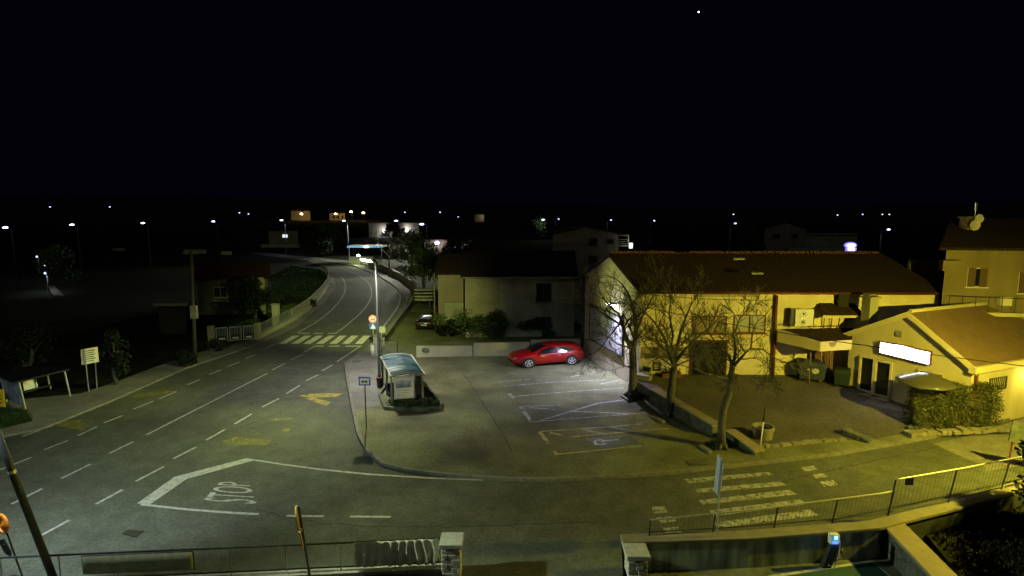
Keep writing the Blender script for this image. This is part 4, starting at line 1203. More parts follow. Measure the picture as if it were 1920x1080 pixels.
bare_tree('bare forked tree beside the lit gable wall', [(b, .3), (tp_(1187, 715, Y), .24), (tp_(1187, 680, Y), .21), (tp_(1186, 657, Y), .22)],
          [[(tp_(1186, 660, Y), .16), (tp_(1176, 640, Y, -.1), .13), (tp_(1168, 612, Y, -.2), .11), (tp_(1163, 596, Y, -.4), .09)],
           [(tp_(1187, 660, Y), .18), (tp_(1193, 625, Y, .1), .15), (tp_(1190, 590, Y, .2), .12), (tp_(1184, 570, Y, .2), .09)],
           [(tp_(1193, 620, Y, .1), .09), (tp_(1206, 590, Y, .3), .07), (tp_(1222, 560, Y, .4), .05)],
           [(tp_(1168, 612, Y, -.2), .08), (tp_(1150, 600, Y, -.5), .06), (tp_(1135, 590, Y, -.6), .05)],
           [(tp_(1166, 600, Y, -.3), .07), (tp_(1150, 622, Y, -.8), .05), (tp_(1138, 636, Y, -1.0), .035)],
           [(tp_(1185, 690, Y), .05), (tp_(1172, 686, Y, -.3), .035), (tp_(1163, 672, Y, -.4), .025)]], 5, .6, 5, .92, .3)
b = G(1257, 779, .12); Y = b.y
bare_tree('bare tree with rounded crown before the mural, middle of the row', [(b, .25), (tp_(1257, 745, Y), .2), (tp_(1262, 705, Y), .19), (tp_(1264, 690, Y), .18)],
          [[(tp_(1264, 692, Y), .13), (tp_(1256, 660, Y, -.1), .11), (tp_(1245, 632, Y, -.2), .08), (tp_(1228, 605, Y, -.2), .06)],
           [(tp_(1264, 690, Y), .14), (tp_(1270, 650, Y, .1), .11), (tp_(1278, 615, Y, .2), .08), (tp_(1290, 585, Y, .3), .05)],
           [(tp_(1266, 680, Y), .1), (tp_(1285, 655, Y, -.4), .08), (tp_(1305, 635, Y, -.7), .05)],
           [(tp_(1256, 662, Y), .09), (tp_(1262, 630, Y, .5), .07), (tp_(1255, 590, Y, .8), .05)],
           [(tp_(1264, 688, Y), .08), (tp_(1240, 672, Y, -.6), .06), (tp_(1218, 655, Y, -.9), .04)],
           [(tp_(1266, 686, Y), .07), (tp_(1280, 680, Y, .6), .05), (tp_(1300, 672, Y, .9), .035)]], 12, .62, 5, .82, .3)
b = G(1353, 840, .12); Y = b.y
bare_tree('small crooked bare tree at the corner of the yard', [(b, .2), (tp_(1353, 800, Y), .17), (tp_(1356, 770, Y), .165), (tp_(1368, 735, Y), .14), (tp_(1370, 705, Y), .13), (tp_(1374, 685, Y), .12)],
          [[(tp_(1374, 688, Y), .09), (tp_(1366, 665, Y, .1), .07), (tp_(1345, 648, Y, .2), .05), (tp_(1330, 625, Y, .2), .04)],
           [(tp_(1374, 686, Y), .09), (tp_(1380, 655, Y), .07), (tp_(1376, 628, Y, .2), .05), (tp_(1384, 605, Y, .3), .035)],
           [(tp_(1374, 688, Y), .09), (tp_(1392, 668, Y, -.3), .07), (tp_(1408, 652, Y, -.5), .05), (tp_(1410, 632, Y, -.5), .04)],
           [(tp_(1369, 712, Y), .07), (tp_(1345, 706, Y, -.5), .05), (tp_(1322, 700, Y, -.8), .04), (tp_(1305, 692, Y, -.9), .03)],
           [(tp_(1408, 654, Y, -.5), .05), (tp_(1430, 655, Y, -.6), .04), (tp_(1448, 668, Y, -.7), .03)],
           [(tp_(1372, 700, Y), .05), (tp_(1392, 705, Y, .5), .035), (tp_(1410, 712, Y, .7), .025)]], 31, .6, 5, .64, .12)

# ------------------------------------------------------------------ cars
def make_car(label, paint, loc, rz, scale=1.0):
    t = thing('parked_car', label, 'car', (0, 0, 0))
    ST = [(-2.18, .4, .8, .84, .66, .56), (-2.14, .3, .93, 1.02, .76, .6), (-2.0, .25, .95, 1.17, .84, .58), (-1.72, .2, .95, 1.315, .88, .58), (-1.35, .2, .945, 1.385, .89, .59), (-1.0, .19, .94, 1.42, .895, .61), (-.4, .18, .92, 1.44, .895, .62),
          (.05, .18, .9, 1.40, .895, .615), (.45, .18, .89, 1.27, .895, .64), (.8, .18, .88, 1.09, .89, .69), (1.05, .18, .87, .94, .885, .73), (1.45, .2, .82, .88, .875, .71), (1.8, .21, .74, .80, .84, .66), (2.02, .24, .64, .70, .75, .58), (2.14, .28, .52, .57, .6, .45), (2.18, .36, .44, .46, .45, .33)]
    def sec(st):
        x, zb, zs, zr, hw, rw = st
        return [(0, zb), (hw * .88, zb), (hw * .98, zb + .12), (hw, zb + (zs - zb) * .55), (hw * .985, zs - .04), (hw * .955, zs), (rw + (hw * .955 - rw) * .06, zr - .05), (rw * .9, zr - .008), (rw * .45, zr + .015), (0, zr + .02)]
    def lerp_st(x):
        for a, b in zip(ST, ST[1:]):
            if a[0] <= x <= b[0]:
                f = (x - a[0]) / (b[0] - a[0]); return tuple(a[i] + (b[i] - a[i]) * f for i in range(6))
        return ST[-1]
    q = MB(); n = 10; X = []
    for a, b in zip(ST, ST[1:]): X += [a[0], (a[0] + b[0]) / 2]
    X.append(ST[-1][0])
    vs = []
    for x in X:
        s = sec(lerp_st(x)); ringp = [(x, y, z) for y, z in s] + [(x, -y, z) for y, z in reversed(s[1:-1])]
        vs += ringp
    m = 18
    fs = [(i * m + k, i * m + (k + 1) % m, (i + 1) * m + (k + 1) % m, (i + 1) * m + k) for i in range(len(X) - 1) for k in range(m)]
    fs += [list(range(m)), [(len(X) - 1) * m + k for k in range(m)]]
    q.add(vs, fs); body = q.build('body', paint, t, True)
    # glass
    def sidept(x, f, sg, d):
        s = sec(lerp_st(x)); a, b = Vector((s[5][0], s[5][1])), Vector((s[6][0], s[6][1])); P = a.lerp(b, f)
        return Vector((x, sg * (P.x + d), P.y + d * .3))
    for sg_ in (-1, 1):
        for outline in ([(-1.6, .3), (-1.1, .08), (-.42, .06), (-.42, .9), (-.95, .86), (-1.35, .66)], [(-.34, .06), (.3, .07), (.78, .1), (.45, .86), (.1, .9), (-.34, .9)]):
            q = MB(); q.add([sidept(x, f, sg_, .012) for x, f in outline], [list(range(6))]); q.build('side_window', M['glass'], t)
        q = MB(); q.box((.62, sg_ * .98, .95), (.12, .2, .13)); q.build('mirror', paint, t, bevel=.03)
        for x in (-.55, .45):
            q = MB(); q.box((x, sg_ * .9, .78), (.2, .03, .03)); q.build('door_handle', M['alloy'] if paint != M['black_paint'] else paint, t)
        q = MB(); y = sg_ * .62; q.add([(1.98, sg_ * .76, .66), (2.1, sg_ * .62, .58), (2.14, sg_ * .5, .53), (2.08, sg_ * .5, .63), (1.9, sg_ * .72, .75)], [(0, 1, 2, 3, 4)]); 
        for i, p in enumerate(q.v): q.v[i] = p + Vector((.03, sg_ * .02, .015))
        q.build('headlight', M['clear_lens'], t)
        q = MB(); q.box((-2.12, sg_ * .62, .86), (.1, .32, .14), sg_ * -.25); q.build('tail_light', M['red_lens'], t, bevel=.02)
        for x in (-1.33, 1.3):
            q = MB(); q.tube([(x, sg_ * .80, .33), (x, sg_ * .905, .33)], [.4, .4], 22); q.build('wheel_arch', M['rubber'], t)
            wq = MB(); wq.tube([(x, sg_ * .72, .315), (x, sg_ * .76, .315), (x, sg_ * .9, .315), (x, sg_ * .93, .315)], [.28, .315, .315, .29], 24); wh = wq.build('wheel', M['rubber'], t, False)
            rq = MB(); c = Vector((x, sg_ * .932, .315)); N = 20
            rq.add([c + Vector((r * math.cos(2 * math.pi * i / N), sg_ * d, r * math.sin(2 * math.pi * i / N))) for r, d in ((.225, 0), (.245, .012), (.205, .012)) for i in range(N)], [(j * N + i, j * N + (i + 1) % N, (j + 1) * N + (i + 1) % N, (j + 1) * N + i) for j in range(2) for i in range(N)])
            for k in range(5):
                a = k * 1.2566 + .3; e = Vector((math.cos(a), 0, math.sin(a))); p = Vector((-math.sin(a), 0, math.cos(a)))
                o_ = Vector((0, sg_ * .016, 0)); rq.add([c + o_ + e * .02 - p * .05, c + o_ + e * .02 + p * .05, c + o_ + e * .215 + p * .028, c + o_ + e * .215 - p * .028], [(0, 1, 2, 3)])
            rq.build('rim', M['alloy'], wh)
    q = MB()
    def toppt(x, f, d):
        s = sec(lerp_st(x)); return Vector((x, f * s[7][0] * 1.02, s[9][1] - (s[9][1] - s[7][1]) * f * f + d))
    xs_ = [.2, .4, .6, .8, .97]
    q.add([toppt(x, f, .012) for x in xs_ for f in (-1, -.5, 0, .5, 1)], [(i * 5 + k, i * 5 + k + 1, (i + 1) * 5 + k + 1, (i + 1) * 5 + k) for i in range(4) for k in range(4)]); q.build('windscreen', M['glass'], t, True)
    q = MB(); xs_ = [-2.12, -2.04, -1.95, -1.8]
    q.add([toppt(x, f * .95, .014) for x in xs_ for f in (-1, -.5, 0, .5, 1)], [(i * 5 + k, i * 5 + k + 1, (i + 1) * 5 + k + 1, (i + 1) * 5 + k) for i in range(3) for k in range(4)]); q.build('rear_window', M['glass'], t, True)
    q = MB(); q.box((-1.75, 0, 1.335), (.34, 1.1, .035), 0, 0, -.15); q.build('spoiler', paint, t, bevel=.01)
    q = MB(); q.box((-2.2, 0, .68), (.03, .52, .11)); q.build('number_plate', M['plate'], t)
    q = MB(); q.box((2.12, 0, .38), (.14, .9, .16)); q.build('grille', M['rubber'], t, bevel=.02)
    t.location = loc; t.rotation_euler = (0, 0, rz); t.scale = (scale * .97, scale, scale * .79)
    return t
f_, r2 = G(990, 690, .12), G(1073, 684, .12)
sc_ = (r2 - f_).length / 2.63
ax = (f_ - r2).normalized(); rz = math.atan2(ax.y, ax.x)
lf = Vector((-ax.y, ax.x, 0))          # towards the camera side is the car's left
c = (f_ + r2) / 2 - lf * .93 * sc_
make_car('shiny red hatchback parked beside the low garden wall', M['red_paint'], (c.x, c.y, .12), rz, sc_)
c = G(797, 620, .12)
make_car('black car parked in the dark driveway, seen from behind', M['black_paint'], (c.x, c.y + 2.0, .12), R(88), 1.0)

# ------------------------------------------------------------------ garden wall and grey house behind the red car
gw = thing('garden_wall', 'low pale garden wall in three stepped lengths behind the red car', 'wall', G(780, 668, .12))
for (x0, x1, yt0, yt1, yb0, yb1) in ((781, 886, 649, 648, 669, 667), (888, 993, 643, 641, 667, 666), (995, 1092, 637, 635, 665, 664)):
    a, b = G(x0, yb0, .12), G(x1, yb1, .12)
    q = MB(); q.seg(a, b, .3, .05, zat(a, yt0), .05, zat(b, yt1)); q.build('panel', M['wall_white'], gw, bevel=.02)
q = MB(); a = G(792, 656, .12); aa = G(781, 669, .12)
q.prism([(aa.x + .7 + .28 * math.cos(k * .63), .2 * math.sin(k * .63)) for k in range(10)], 0, .006)
for i, p in enumerate(q.v): q.v[i] = Vector((p.x, aa.y - .16 - p.z, .12 + .55 + p.y))
q.build('stain', M['concrete_dark'], gw)
hA = G(872, 632, .12); hB = At(1076, 632, hA.y + .3)
gh = thing('grey_house', 'plain grey rendered house with one dark window behind the shrubs', 'house', (hA.x, hA.y, 0))
hze = zat(hA, 518)
gable(gh, hA, hB, (0.3, 8.5), 0, hze, zat((0, hA.y + 4.2), 474), M['wall_grey'], M['roof_dark'], ov=.3)
GHW = Wall(hA, hB)
GHW.winpx(gh, 1005, 531, 1034, 566, M['concrete_dark'], M['dark'], panes=2, w=.06)
GHW.winpx(gh, 1003, 594, 1034, 606, M['concrete_dark'], M['dark'], panes=1, w=.05)
a0, z1 = GHW.hit(873, 520); a1, z0 = GHW.hit(936, 628)
q = MB(); GHW.slab(q, a0 + .02, a1, 0, z1, .004, .1); q.build('render_strip', mat('tan_render', (.34, .31, .2), .9, var=.12, scale=1.5, dark=(.2, .17, .1), dscale=.8, damt=.5), gh)
q = MB(); q.tube([GHW.pt(-.05, .1, .12), GHW.pt(-.05, hze, .12)], .06, 8); q.build('drainpipe', M['metal_dark'], gh)
q = MB(); q.tube([GHW.pt(-.2, hze - .1, .35), GHW.pt(GHW.L + .2, hze - .1, .35)], .07, 8); q.build('gutter', M['concrete'], gh)
# brown annex left of it
aA = At(822, 585, hA.y + 4); aB = At(871, 585, hA.y + 4)
an = thing('annex', 'dark brown annex with pale plinth left of the grey house', 'building', (aA.x, aA.y, 0))
gable(an, aA, aB, (0, 6), 0, zat(aA, 512), zat(aA, 512) + 1.4, M['wall_brown'], M['roof_dark'], ov=.3)
AW = Wall(aA, aB); a0, z1 = AW.hit(836, 566); a1, z0 = AW.hit(870, 588)
q = MB(); AW.slab(q, a0, a1, 0, z1, .004, .5); q.build('plinth', M['wall_grey'], an)
q = MB(); q.tube([AW.pt(-.3, 0, .3), AW.pt(-.3, zat(aA, 512), .3)], .08, 6); q.build('post', M['wood'], an)

def bush(label, c, rad, n, size, m, seed, group=None, name='shrub', stems=True, cat='shrub', clumps=9):
    rnd = random.Random(seed); t = thing(name, label, cat, (c[0], c[1], c[2]), group)
    cl = [(Vector((rnd.gauss(0, .45) * rad[0], rnd.gauss(0, .45) * rad[1], rad[2] * rnd.uniform(.35, 1.45))), rnd.uniform(.35, .7)) for _ in range(clumps)]
    q = MB()
    for k in range(n):
        o_, f = rnd.choice(cl); d = Vector((rnd.gauss(0, 1), rnd.gauss(0, 1), rnd.gauss(0, 1))).normalized() * (rnd.random() ** .4) * f
        P = Vector(c) + o_ + Vector((d.x * rad[0], d.y * rad[1], d.z * rad[2])); P.z = max(P.z, c[2] + .03)
        q.leaf(P, size * rnd.uniform(.6, 1.3), rnd)
    q.build('foliage', m, t)
    if stems:
        q = MB()
        for o_, f in cl: q.tube([c, Vector(c) + o_ * .5 + Vector((rnd.gauss(0, .1), rnd.gauss(0, .1), 0)), Vector(c) + o_], [.05, .03, .012], 5)
        q.build('stems', M['bark'], t)
    return t
SG = 'shrubs before the grey house'
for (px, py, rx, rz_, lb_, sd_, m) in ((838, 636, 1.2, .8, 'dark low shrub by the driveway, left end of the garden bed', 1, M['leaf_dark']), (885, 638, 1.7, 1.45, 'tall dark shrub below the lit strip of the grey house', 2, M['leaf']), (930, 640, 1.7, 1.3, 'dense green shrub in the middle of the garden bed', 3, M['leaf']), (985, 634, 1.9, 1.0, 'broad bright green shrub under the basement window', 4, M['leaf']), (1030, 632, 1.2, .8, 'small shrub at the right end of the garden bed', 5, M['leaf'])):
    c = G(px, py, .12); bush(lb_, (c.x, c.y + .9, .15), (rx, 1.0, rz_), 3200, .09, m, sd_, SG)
c = G(842, 612, .12)
bush('spiky dark palm-like plant by the annex plinth', (c.x, c.y + 2, .15), (1.0, .8, 1.5), 1200, .13, M['leaf_dark'], 17, None, 'shrub')

# ------------------------------------------------------------------ right side of the bend: parapet, gate, signs
pa = MB(); PW = [(716, 648), (741, 614), (764, 586), (779, 560), (776, 543), (755, 526), (718, 507), (690, 500)]
pp = [G(x, y, .12) for x, y in PW]; pp = [Vector((p.x + .1, p.y, 0)) for p in pp]
par = thing('parapet_wall', 'curved concrete parapet wall on the outside of the road bend', 'wall', pp[0])
pa.wallrun(pp, .25, -.1, [.7, .8, .9, 1.0, 1.0, 1.0, 1.0, .9]); pa.build('body', M['concrete'], par)
q = MB(); q.wallrun(pp, .34, [.702, .802, .902, 1.002, 1.002, 1.002, 1.002, .902], [.78, .88, .98, 1.08, 1.08, 1.08, 1.08, .98]); q.build('coping', M['pave'], par)
hr = thing('handrail', 'dark steel handrail above the steps at the bend', 'railing', G(762, 578, .12))
q = MB(); A0, A1 = G(762, 580, .12), G(772, 564, .12)
for P in (A0, A1): q.tube([(P.x, P.y, .1), (P.x, P.y, 1.5)], .035, 6)
for z in (.8, 1.15, 1.5): q.tube([(A0.x, A0.y, z), (A1.x, A1.y, z)], .03, 6)
q.build('bars', M['metal_dark'], hr)
st = thing('garden_steps', 'dim concrete steps with rails right of the road bend', 'steps', G(785, 560, 0))
for k in range(4):
    p = At(778, 541 + k * 6, 68 - k * 1.2); p2 = At(812, 541 + k * 6, 68 - k * 1.2)
    q = MB(); q.box(((p.x + p2.x) / 2, p.y, p.z - .15), (p2.x - p.x, .6, .14)); q.build('tread', M['concrete'], st)
q = MB()
for xx in (779, 811): p = At(xx, 541, 68); q.box((p.x, p.y - 1.0, p.z / 2 - .4), (.12, 3.2, p.z - .5))
q.build('stringer', M['concrete_dark'], st)
# gate pillar, white bollard, wire gate
c = G(704, 668, .12)
t = thing('gate_pillar', 'beige concrete gate pillar behind the street lamp', 'pillar', c); q = MB(); q.box((c.x + .1, c.y + .25, .85), (.42, .42, 1.5)); q.build('shaft', M['concrete'], t, bevel=.02); q = MB(); q.box((c.x + .1, c.y + .25, 1.65), (.55, .55, .1)); q.build('cap', M['coping'], t, bevel=.02)
c = G(699, 668, .12)
t = thing('bollard', 'short white cylindrical bollard beside the gate pillar', 'bollard', c); q = MB(); q.tube([(c.x, c.y, .1), (c.x, c.y, 1.02)], .14, 14); q.build('body', M['frame_white'], t, True); q = MB(); q.tube([(c.x, c.y, 1.022), (c.x, c.y, 1.06), (c.x, c.y, 1.14)], [.17, .17, .05], 14); q.build('cap', M['concrete'], t, True)
c0, c1 = G(711, 668, .12), G(745, 667, .12)
t = thing('wire_gate', 'open wire mesh gate between lamp post and driveway', 'gate', c0); q = MB()
for z in (.2, 1.3): q.tube([(c0.x, c0.y, z), (c1.x, c1.y, z)], .025, 5)
for P in (c0, c1): q.tube([(P.x, P.y, .12), (P.x, P.y, 1.35)], .035, 6)
q.build('frame', M['metal_dark'], t); q = MB()
for k in range(1, 12): P = c0.lerp(c1, k / 12); q.tube([(P.x, P.y, .2), (P.x, P.y, 1.3)], .008, 3)
for k in range(1, 9): q.tube([(c0.x, c0.y, .2 + k * .12), (c1.x, c1.y, .2 + k * .12)], .008, 3)
q.build('mesh', M['metal_grey'], t)

def disc(mb, c, r, n=24, th=.02, rx=1, rz_=1):
    """upright disc facing -Y"""
    c = Vector(c); P = [(c.x + r * rx * math.cos(2 * math.pi * i / n), c.z + r * rz_ * math.sin(2 * math.pi * i / n)) for i in range(n)]
    mb.add([(x, c.y - th, z) for x, z in P] + [(x, c.y, z) for x, z in P], [list(range(n)), list(range(2 * n - 1, n - 1, -1))] + [(i, (i + 1) % n, n + (i + 1) % n, n + i) for i in range(n)])
# traffic sign post
c = G(701, 655, .12); zc1 = zat(c, 598); zc2 = zat(c, 611)
t = thing('traffic_sign', 'red ringed round sign above blue crossing sign beside the lamp post', 'road sign', c)
q = MB(); q.tube([(c.x, c.y, .1), (c.x, c.y, zc1 + .35)], .035, 8); q.build('pole', M['metal_grey'], t)
q = MB(); disc(q, (c.x, c.y - .04, zc1), .34); s1_ = q.build('round_sign', M['sign_red'], t)
q = MB(); disc(q, (c.x, c.y - .062, zc1), .27, th=.006); q.build('face', mat('pinkish_face', (.3, .26, .4), .5, var=.05), s1_)
q = MB(); q.box((c.x, c.y - .074, zc1 - .02), (.3, .006, .055)); q.build('bar', M['sign_ink'], s1_)
q = MB(); q.box((c.x, c.y - .05, zc2), (.62, .02, .5)); s2o = q.build('crossing_sign', M['sign_blue'], t)
q = MB(); q.add([(c.x - .2, c.y - .066, zc2 - .2), (c.x + .2, c.y - .066, zc2 - .2), (c.x, c.y - .066, zc2 + .2)], [(0, 1, 2)]); q.build('triangle', M['sign_white'], s2o)
q = MB(); q.tube([(c.x - .09, c.y - .072, zc2 - .17), (c.x - .01, c.y - .072, zc2 - .05), (c.x + .08, c.y - .072, zc2 - .17)], .018, 4); q.tube([(c.x - .01, c.y - .072, zc2 - .05), (c.x + .01, c.y - .072, zc2 + .05)], .022, 4); q.ball((c.x + .015, c.y - .072, zc2 + .09), .03, 6, 4); q.build('walking_figure', M['sign_ink'], s2o)
c = G(716, 652, .12); zc = zat(c, 618)
t = thing('square_sign', 'grey back of a square sign right of the lamp post', 'road sign', c); q = MB(); q.box((c.x, c.y, zc), (.62, .02, .5)); q.build('panel', M['concrete'], t); q = MB(); q.tube([(c.x, c.y + .05, .1), (c.x, c.y + .05, zc + .25)], .03, 6); q.build('pole', M['metal_grey'], t)

# bus stop sign
c = G(687, 803, .12); zt_, zb_ = zat(c, 706), zat(c, 722)
t = thing('bus_stop_sign', 'square bus stop sign with blue border on thin post', 'bus stop sign', c)
tx = At(684, 714, c.y).x
q = MB(); q.tube([(c.x, c.y, .1), (tx, c.y, zt_)], .03, 8); q.build('pole', M['metal_dark'], t)
wS = 22 / 1100 * c.y * 1.03
q = MB(); q.box((tx, c.y - .05, (zt_ + zb_) / 2), (wS, .025, zt_ - zb_)); po = q.build('plate', M['sign_blue'], t)
q = MB(); q.box((tx, c.y - .066, (zt_ + zb_) / 2), (wS * .78, .008, (zt_ - zb_) * .72)); q.build('face', M['sign_white'], po)
q = MB(); q.box((tx, c.y - .074, (zt_ + zb_) / 2 - .02), (wS * .5, .006, .07)); q.box((tx - .1, c.y - .074, (zt_ + zb_) / 2 - .06), (.06, .006, .05)); q.box((tx + .1, c.y - .074, (zt_ + zb_) / 2 - .06), (.06, .006, .05)); q.build('bus_symbol', M['sign_ink'], po)

# ------------------------------------------------------------------ central bus shelter
b0 = G(735, 762, .12); b1 = G(793, 757, .12)     # near end
bd = G(718, 722, .12) - G(735, 762, .12)
bd = Vector((-.25, 4.0, 0)) if bd.length < 1 else Vector((bd.x, bd.y, 0))
sh = thing('bus_shelter', 'bus shelter with curved teal roof in the planted island', 'bus shelter', b0)
zrf = zat(b0, 704) ; zrr = zat(b1, 699)
q = MB(); N = 9; top = []; 
for e, dd in ((0, -bd * .06), (1, bd * 1.04)):
    for i in range(N):
        f = i / (N - 1); P = b0.lerp(b1, -.03 + f * 1.09) + dd; z = zrf + .02 + .22 * math.sin(math.pi * (.12 + .8 * f)) - .1
        top.append((P.x, P.y, z))
q.add(top + [(x, y, z - .05) for x, y, z in top], [(i, i + 1, N + i + 1, N + i) for i in range(N - 1)] + [(2 * N + i, 3 * N + i, 3 * N + i + 1, 2 * N + i + 1) for i in range(N - 1)] + [(i, 2 * N + i, 2 * N + i + 1, i + 1) for i in range(N - 1)] + [(N + i, N + i + 1, 3 * N + i + 1, 3 * N + i) for i in range(N - 1)])
rf = q.build('roof', M['roof_teal'], sh, True)
q = MB(); 
for e in range(2): q.tube([Vector(p) + Vector((0, 0, .01)) for p in top[e * N:(e + 1) * N]], .04, 5)
for i in (0, N - 1): q.tube([Vector(top[i]) + Vector((0, 0, .01)), Vector(top[N + i]) + Vector((0, 0, .01))], .045, 5)
q.build('edge_trim', M['trim_grey'], rf)
q = MB()
for k in range(1, 7):
    q.tube([Vector(top[i]).lerp(Vector(top[N + i]), k / 7) + Vector((0, 0, .012)) for i in range(N)], .018, 4)
q.build('roof_ribs', M['metal_blue'], rf)
for (P, zz, m) in ((b0, zrf, M['trim_grey']), (b1, zrr, M['trim_grey']), (b0 + bd, zrf, M['metal_blue']), (b1 + bd, zrr, M['metal_blue']), (b0 + bd * .5, zrf, M['metal_blue']), (b1 + bd * .5, zrr, M['metal_blue'])):
    q = MB(); q.box((P.x, P.y, zz / 2), (.09, .09, zz - .04)); q.build('post', m, sh)
EW = Wall(b0, b1)
q = MB(); EW.slab(q, .12, EW.L * .72, .55, zrf - .05, .06, .12); po = q.build('poster_panel', M['frame_white'], sh)
q = MB(); EW.slab(q, .2, EW.L * .72 - .08, .66, zrf - .2, .121, .135); po2 = q.build('poster', M['poster_b'], po)
q = MB(); EW.slab(q, .24, EW.L * .72 - .12, zrf - .72, zrf - .28, .136, .142); q.build('poster_picture', M['poster_a'], po2)
q = MB()
for k in range(4): EW.slab(q, .28, .28 + .5 + .12 * (k % 3), .74 + k * .14, .78 + k * .14, .136, .141)
q.build('poster_lines', M['metal_grey'], po2)
q = MB(); EW.slab(q, EW.L * .78, EW.L - .06, .3, zrf - .1, .0, .03); q.build('end_glass', M['glass'], sh)
q = MB(); q.seg(b1 + bd * .06, b1 + bd * .97, .02, .3, zrr - .3); q.build('back_glass', M['glass'], sh)
q = MB(); p = b0.lerp(b1, .6); q.seg(p + bd * .2, p + bd * .9, .4, .52, .58)
for f in (.3, .8): pq = p + bd * f; q.box((pq.x, pq.y, .32), (.3, .06, .4))
q.build('bench', M['wood'], sh)
c = G(709, 727, .12)
t = thing('litter_bin', 'dark open litter bin at the left of the bus shelter', 'litter bin', c); q = MB(); q.tube([(c.x + .1, c.y, .15), (c.x + .1, c.y, .75)], [.16, .2], 12); q.build('bucket', M['metal_dark'], t); q = MB(); q.tube([(c.x + .1, c.y, .74), (c.x + .1, c.y, .79)], .215, 12); q.build('rim', M['metal_brown'], t)
# planted bed round the shelter
BP = [(722, 768), (712, 742), (724, 726), (745, 720), (800, 730), (828, 758), (826, 768), (790, 771)]
q = MB(); q.wallrun([G(x, y, .12) for x, y in BP + [BP[0]]], .15, .1, .3); o = q.build('planter_kerb', M['concrete_dark']); tag(o, 'low kerb round the planted bed of the bus shelter', 'kerb')
rnd = random.Random(77); q = MB(); t = thing('ground_cover_plants', 'straggly low plants at the foot of the bus shelter poster', 'plants', G(770, 768, .12))
BB = [G(x, y, .12) for x, y in [(726, 764), (790, 768), (822, 764), (822, 757), (735, 752)]]
for k in range(2600):
    f = rnd.random(); g_ = rnd.random()
    P = BB[0].lerp(BB[2], f).lerp(BB[4].lerp(BB[3], f), g_); q.leaf((P.x, P.y, .14 + abs(rnd.gauss(0, .16))), rnd.uniform(.04, .08), rnd)
q.build('foliage', M['leaf'], t)
q = MB()
for k in range(12): P = BB[0].lerp(BB[2], k / 12); q.tube([(P.x, P.y, .12), (P.x + rnd.uniform(-.1, .1), P.y + .1, .4)], .012, 4)
q.build('stems', M['bark'], t)

# ------------------------------------------------------------------ street lamps
def lamp_proto(h, arm, m_lens, label, group, head=(.75, .26, .1), glow=True, pole=.07, cat='street lamp', tilt=.12, name='street_lamp', pm=None, hang=.0):
    t = thing(name, label, cat, (0, 0, 0), group)
    q = MB(); q.tube([(0, 0, 0), (0, 0, .8), (0, 0, .82), (0, 0, h)], [pole * 1.35, pole * 1.3, pole, pole * .62], 10); q.build('pole', pm or M['metal_pole'], t, True)
    q = MB(); q.tube([(0, 0, h - .05), (-arm * .25, 0, h + .03), (-arm, 0, h + arm * tilt)], pole * .5, 8); q.build('arm', pm or M['metal_pole'], t, True)
    q = MB(); x = -arm - head[0] / 2 + .05; z = h + arm * tilt + .03
    q.box((x, 0, z), head, 0, 0, tilt); hd = q.build('lamp_head', M['metal_grey'], t, bevel=.02)
    q = MB()
    if glow: q.ball((x, 0, z - head[2] * .5), (head[0] * .5, head[1] * .62, head[2] * .9 + .05), 10, 6)
    else: q.box((x, 0, z - head[2] * .5 - .014), (head[0] * .85, head[1] * .85, .02), 0, 0, tilt)
    q.build('lens', m_lens, hd, glow)
    return t, (x, z)
# the tall lamp by the crossing
c = G(712, 726, .124); zh = zat(c, 490)
main, (mx_, mz_) = lamp_proto(zh - .1, .25, M['led'], 'tall grey LED street lamp standing left of the bus shelter', 'street lamps', (.72, .34, .09), False, .085, tilt=.16)
q = MB(); q.box((mx_ - .02, -.18, mz_ + .0), (.6, .02, .07), 0, 0, .16); q.build('front_lens', M['led'], [k for k in kids(main) if k.name.startswith('lamp_head')][0])
main.location = (c.x, c.y, .12)
ML = Vector((c.x + mx_ - .1, c.y + .32, .12 + mz_ - .12))
spot('lamp_light', ML, 3300, (1.0, .99, .82), 140, .8, .15)
# batwing throws along the roads, plus spots added to brighten driveway, shelter and gable
for tx, e, sz in ((G(330, 840), 4800, 70), (G(640, 590), 17500, 50), (G(900, 770), 800, 70), (G(500, 920), 3200, 70), (G(805, 608), 5600, 58), (G(330, 690), 3500, 50), (G(100, 760), 7000, 40), (Vector((7, 38, 5)), 4000, 28)):
    spot('lamp_throw_fill', ML, e * .84, LEDC, sz, 1.0, .15, target=tx)
# far lamps: (px, py of the head, pole height, label, strength, head scale, direction)
LH = 8.8
FL = [(10, 425, LH, 'far white street lamp at the left edge of the horizon', 1.0, 0), (135, 420, LH, 'far street lamp, second from the left along the dark skyline', 1.0, 0), (268, 417, LH, 'far street lamp, third from the left along the dark skyline', 1.1, 0),
      (400, 414, LH, 'far street lamp, fourth from the left along the dark skyline', 1.1, 0), (528, 412, LH, 'far street lamp above the small lit window left of the bend', 1.1, 0), (645, 413, LH, 'bright far street lamp above the cyan lit canopy', 1.2, 0),
      (743, 413, LH, 'far street lamp before the lit flat roofed house', .9, 0), (791, 419, LH, 'far street lamp with long lit pole left of the porch lamp house', .9, 0),
      (1018, 411, LH, 'far street lamp in front of the floodlit round tree', .7, 1), (1047, 410, LH, 'far street lamp right of the floodlit round tree', .55, 1), (1145, 412, LH, 'far street lamp rising behind the brown house roof', .5, 1),
      (1226, 413, LH, 'far street lamp behind the left part of the long roof', .4, 1), (1378, 418, LH, 'far street lamp behind the middle of the long roof', .45, 1), (1665, 429, LH, 'far street lamp right of the glowing white totem', .45, 1)]
proto = None
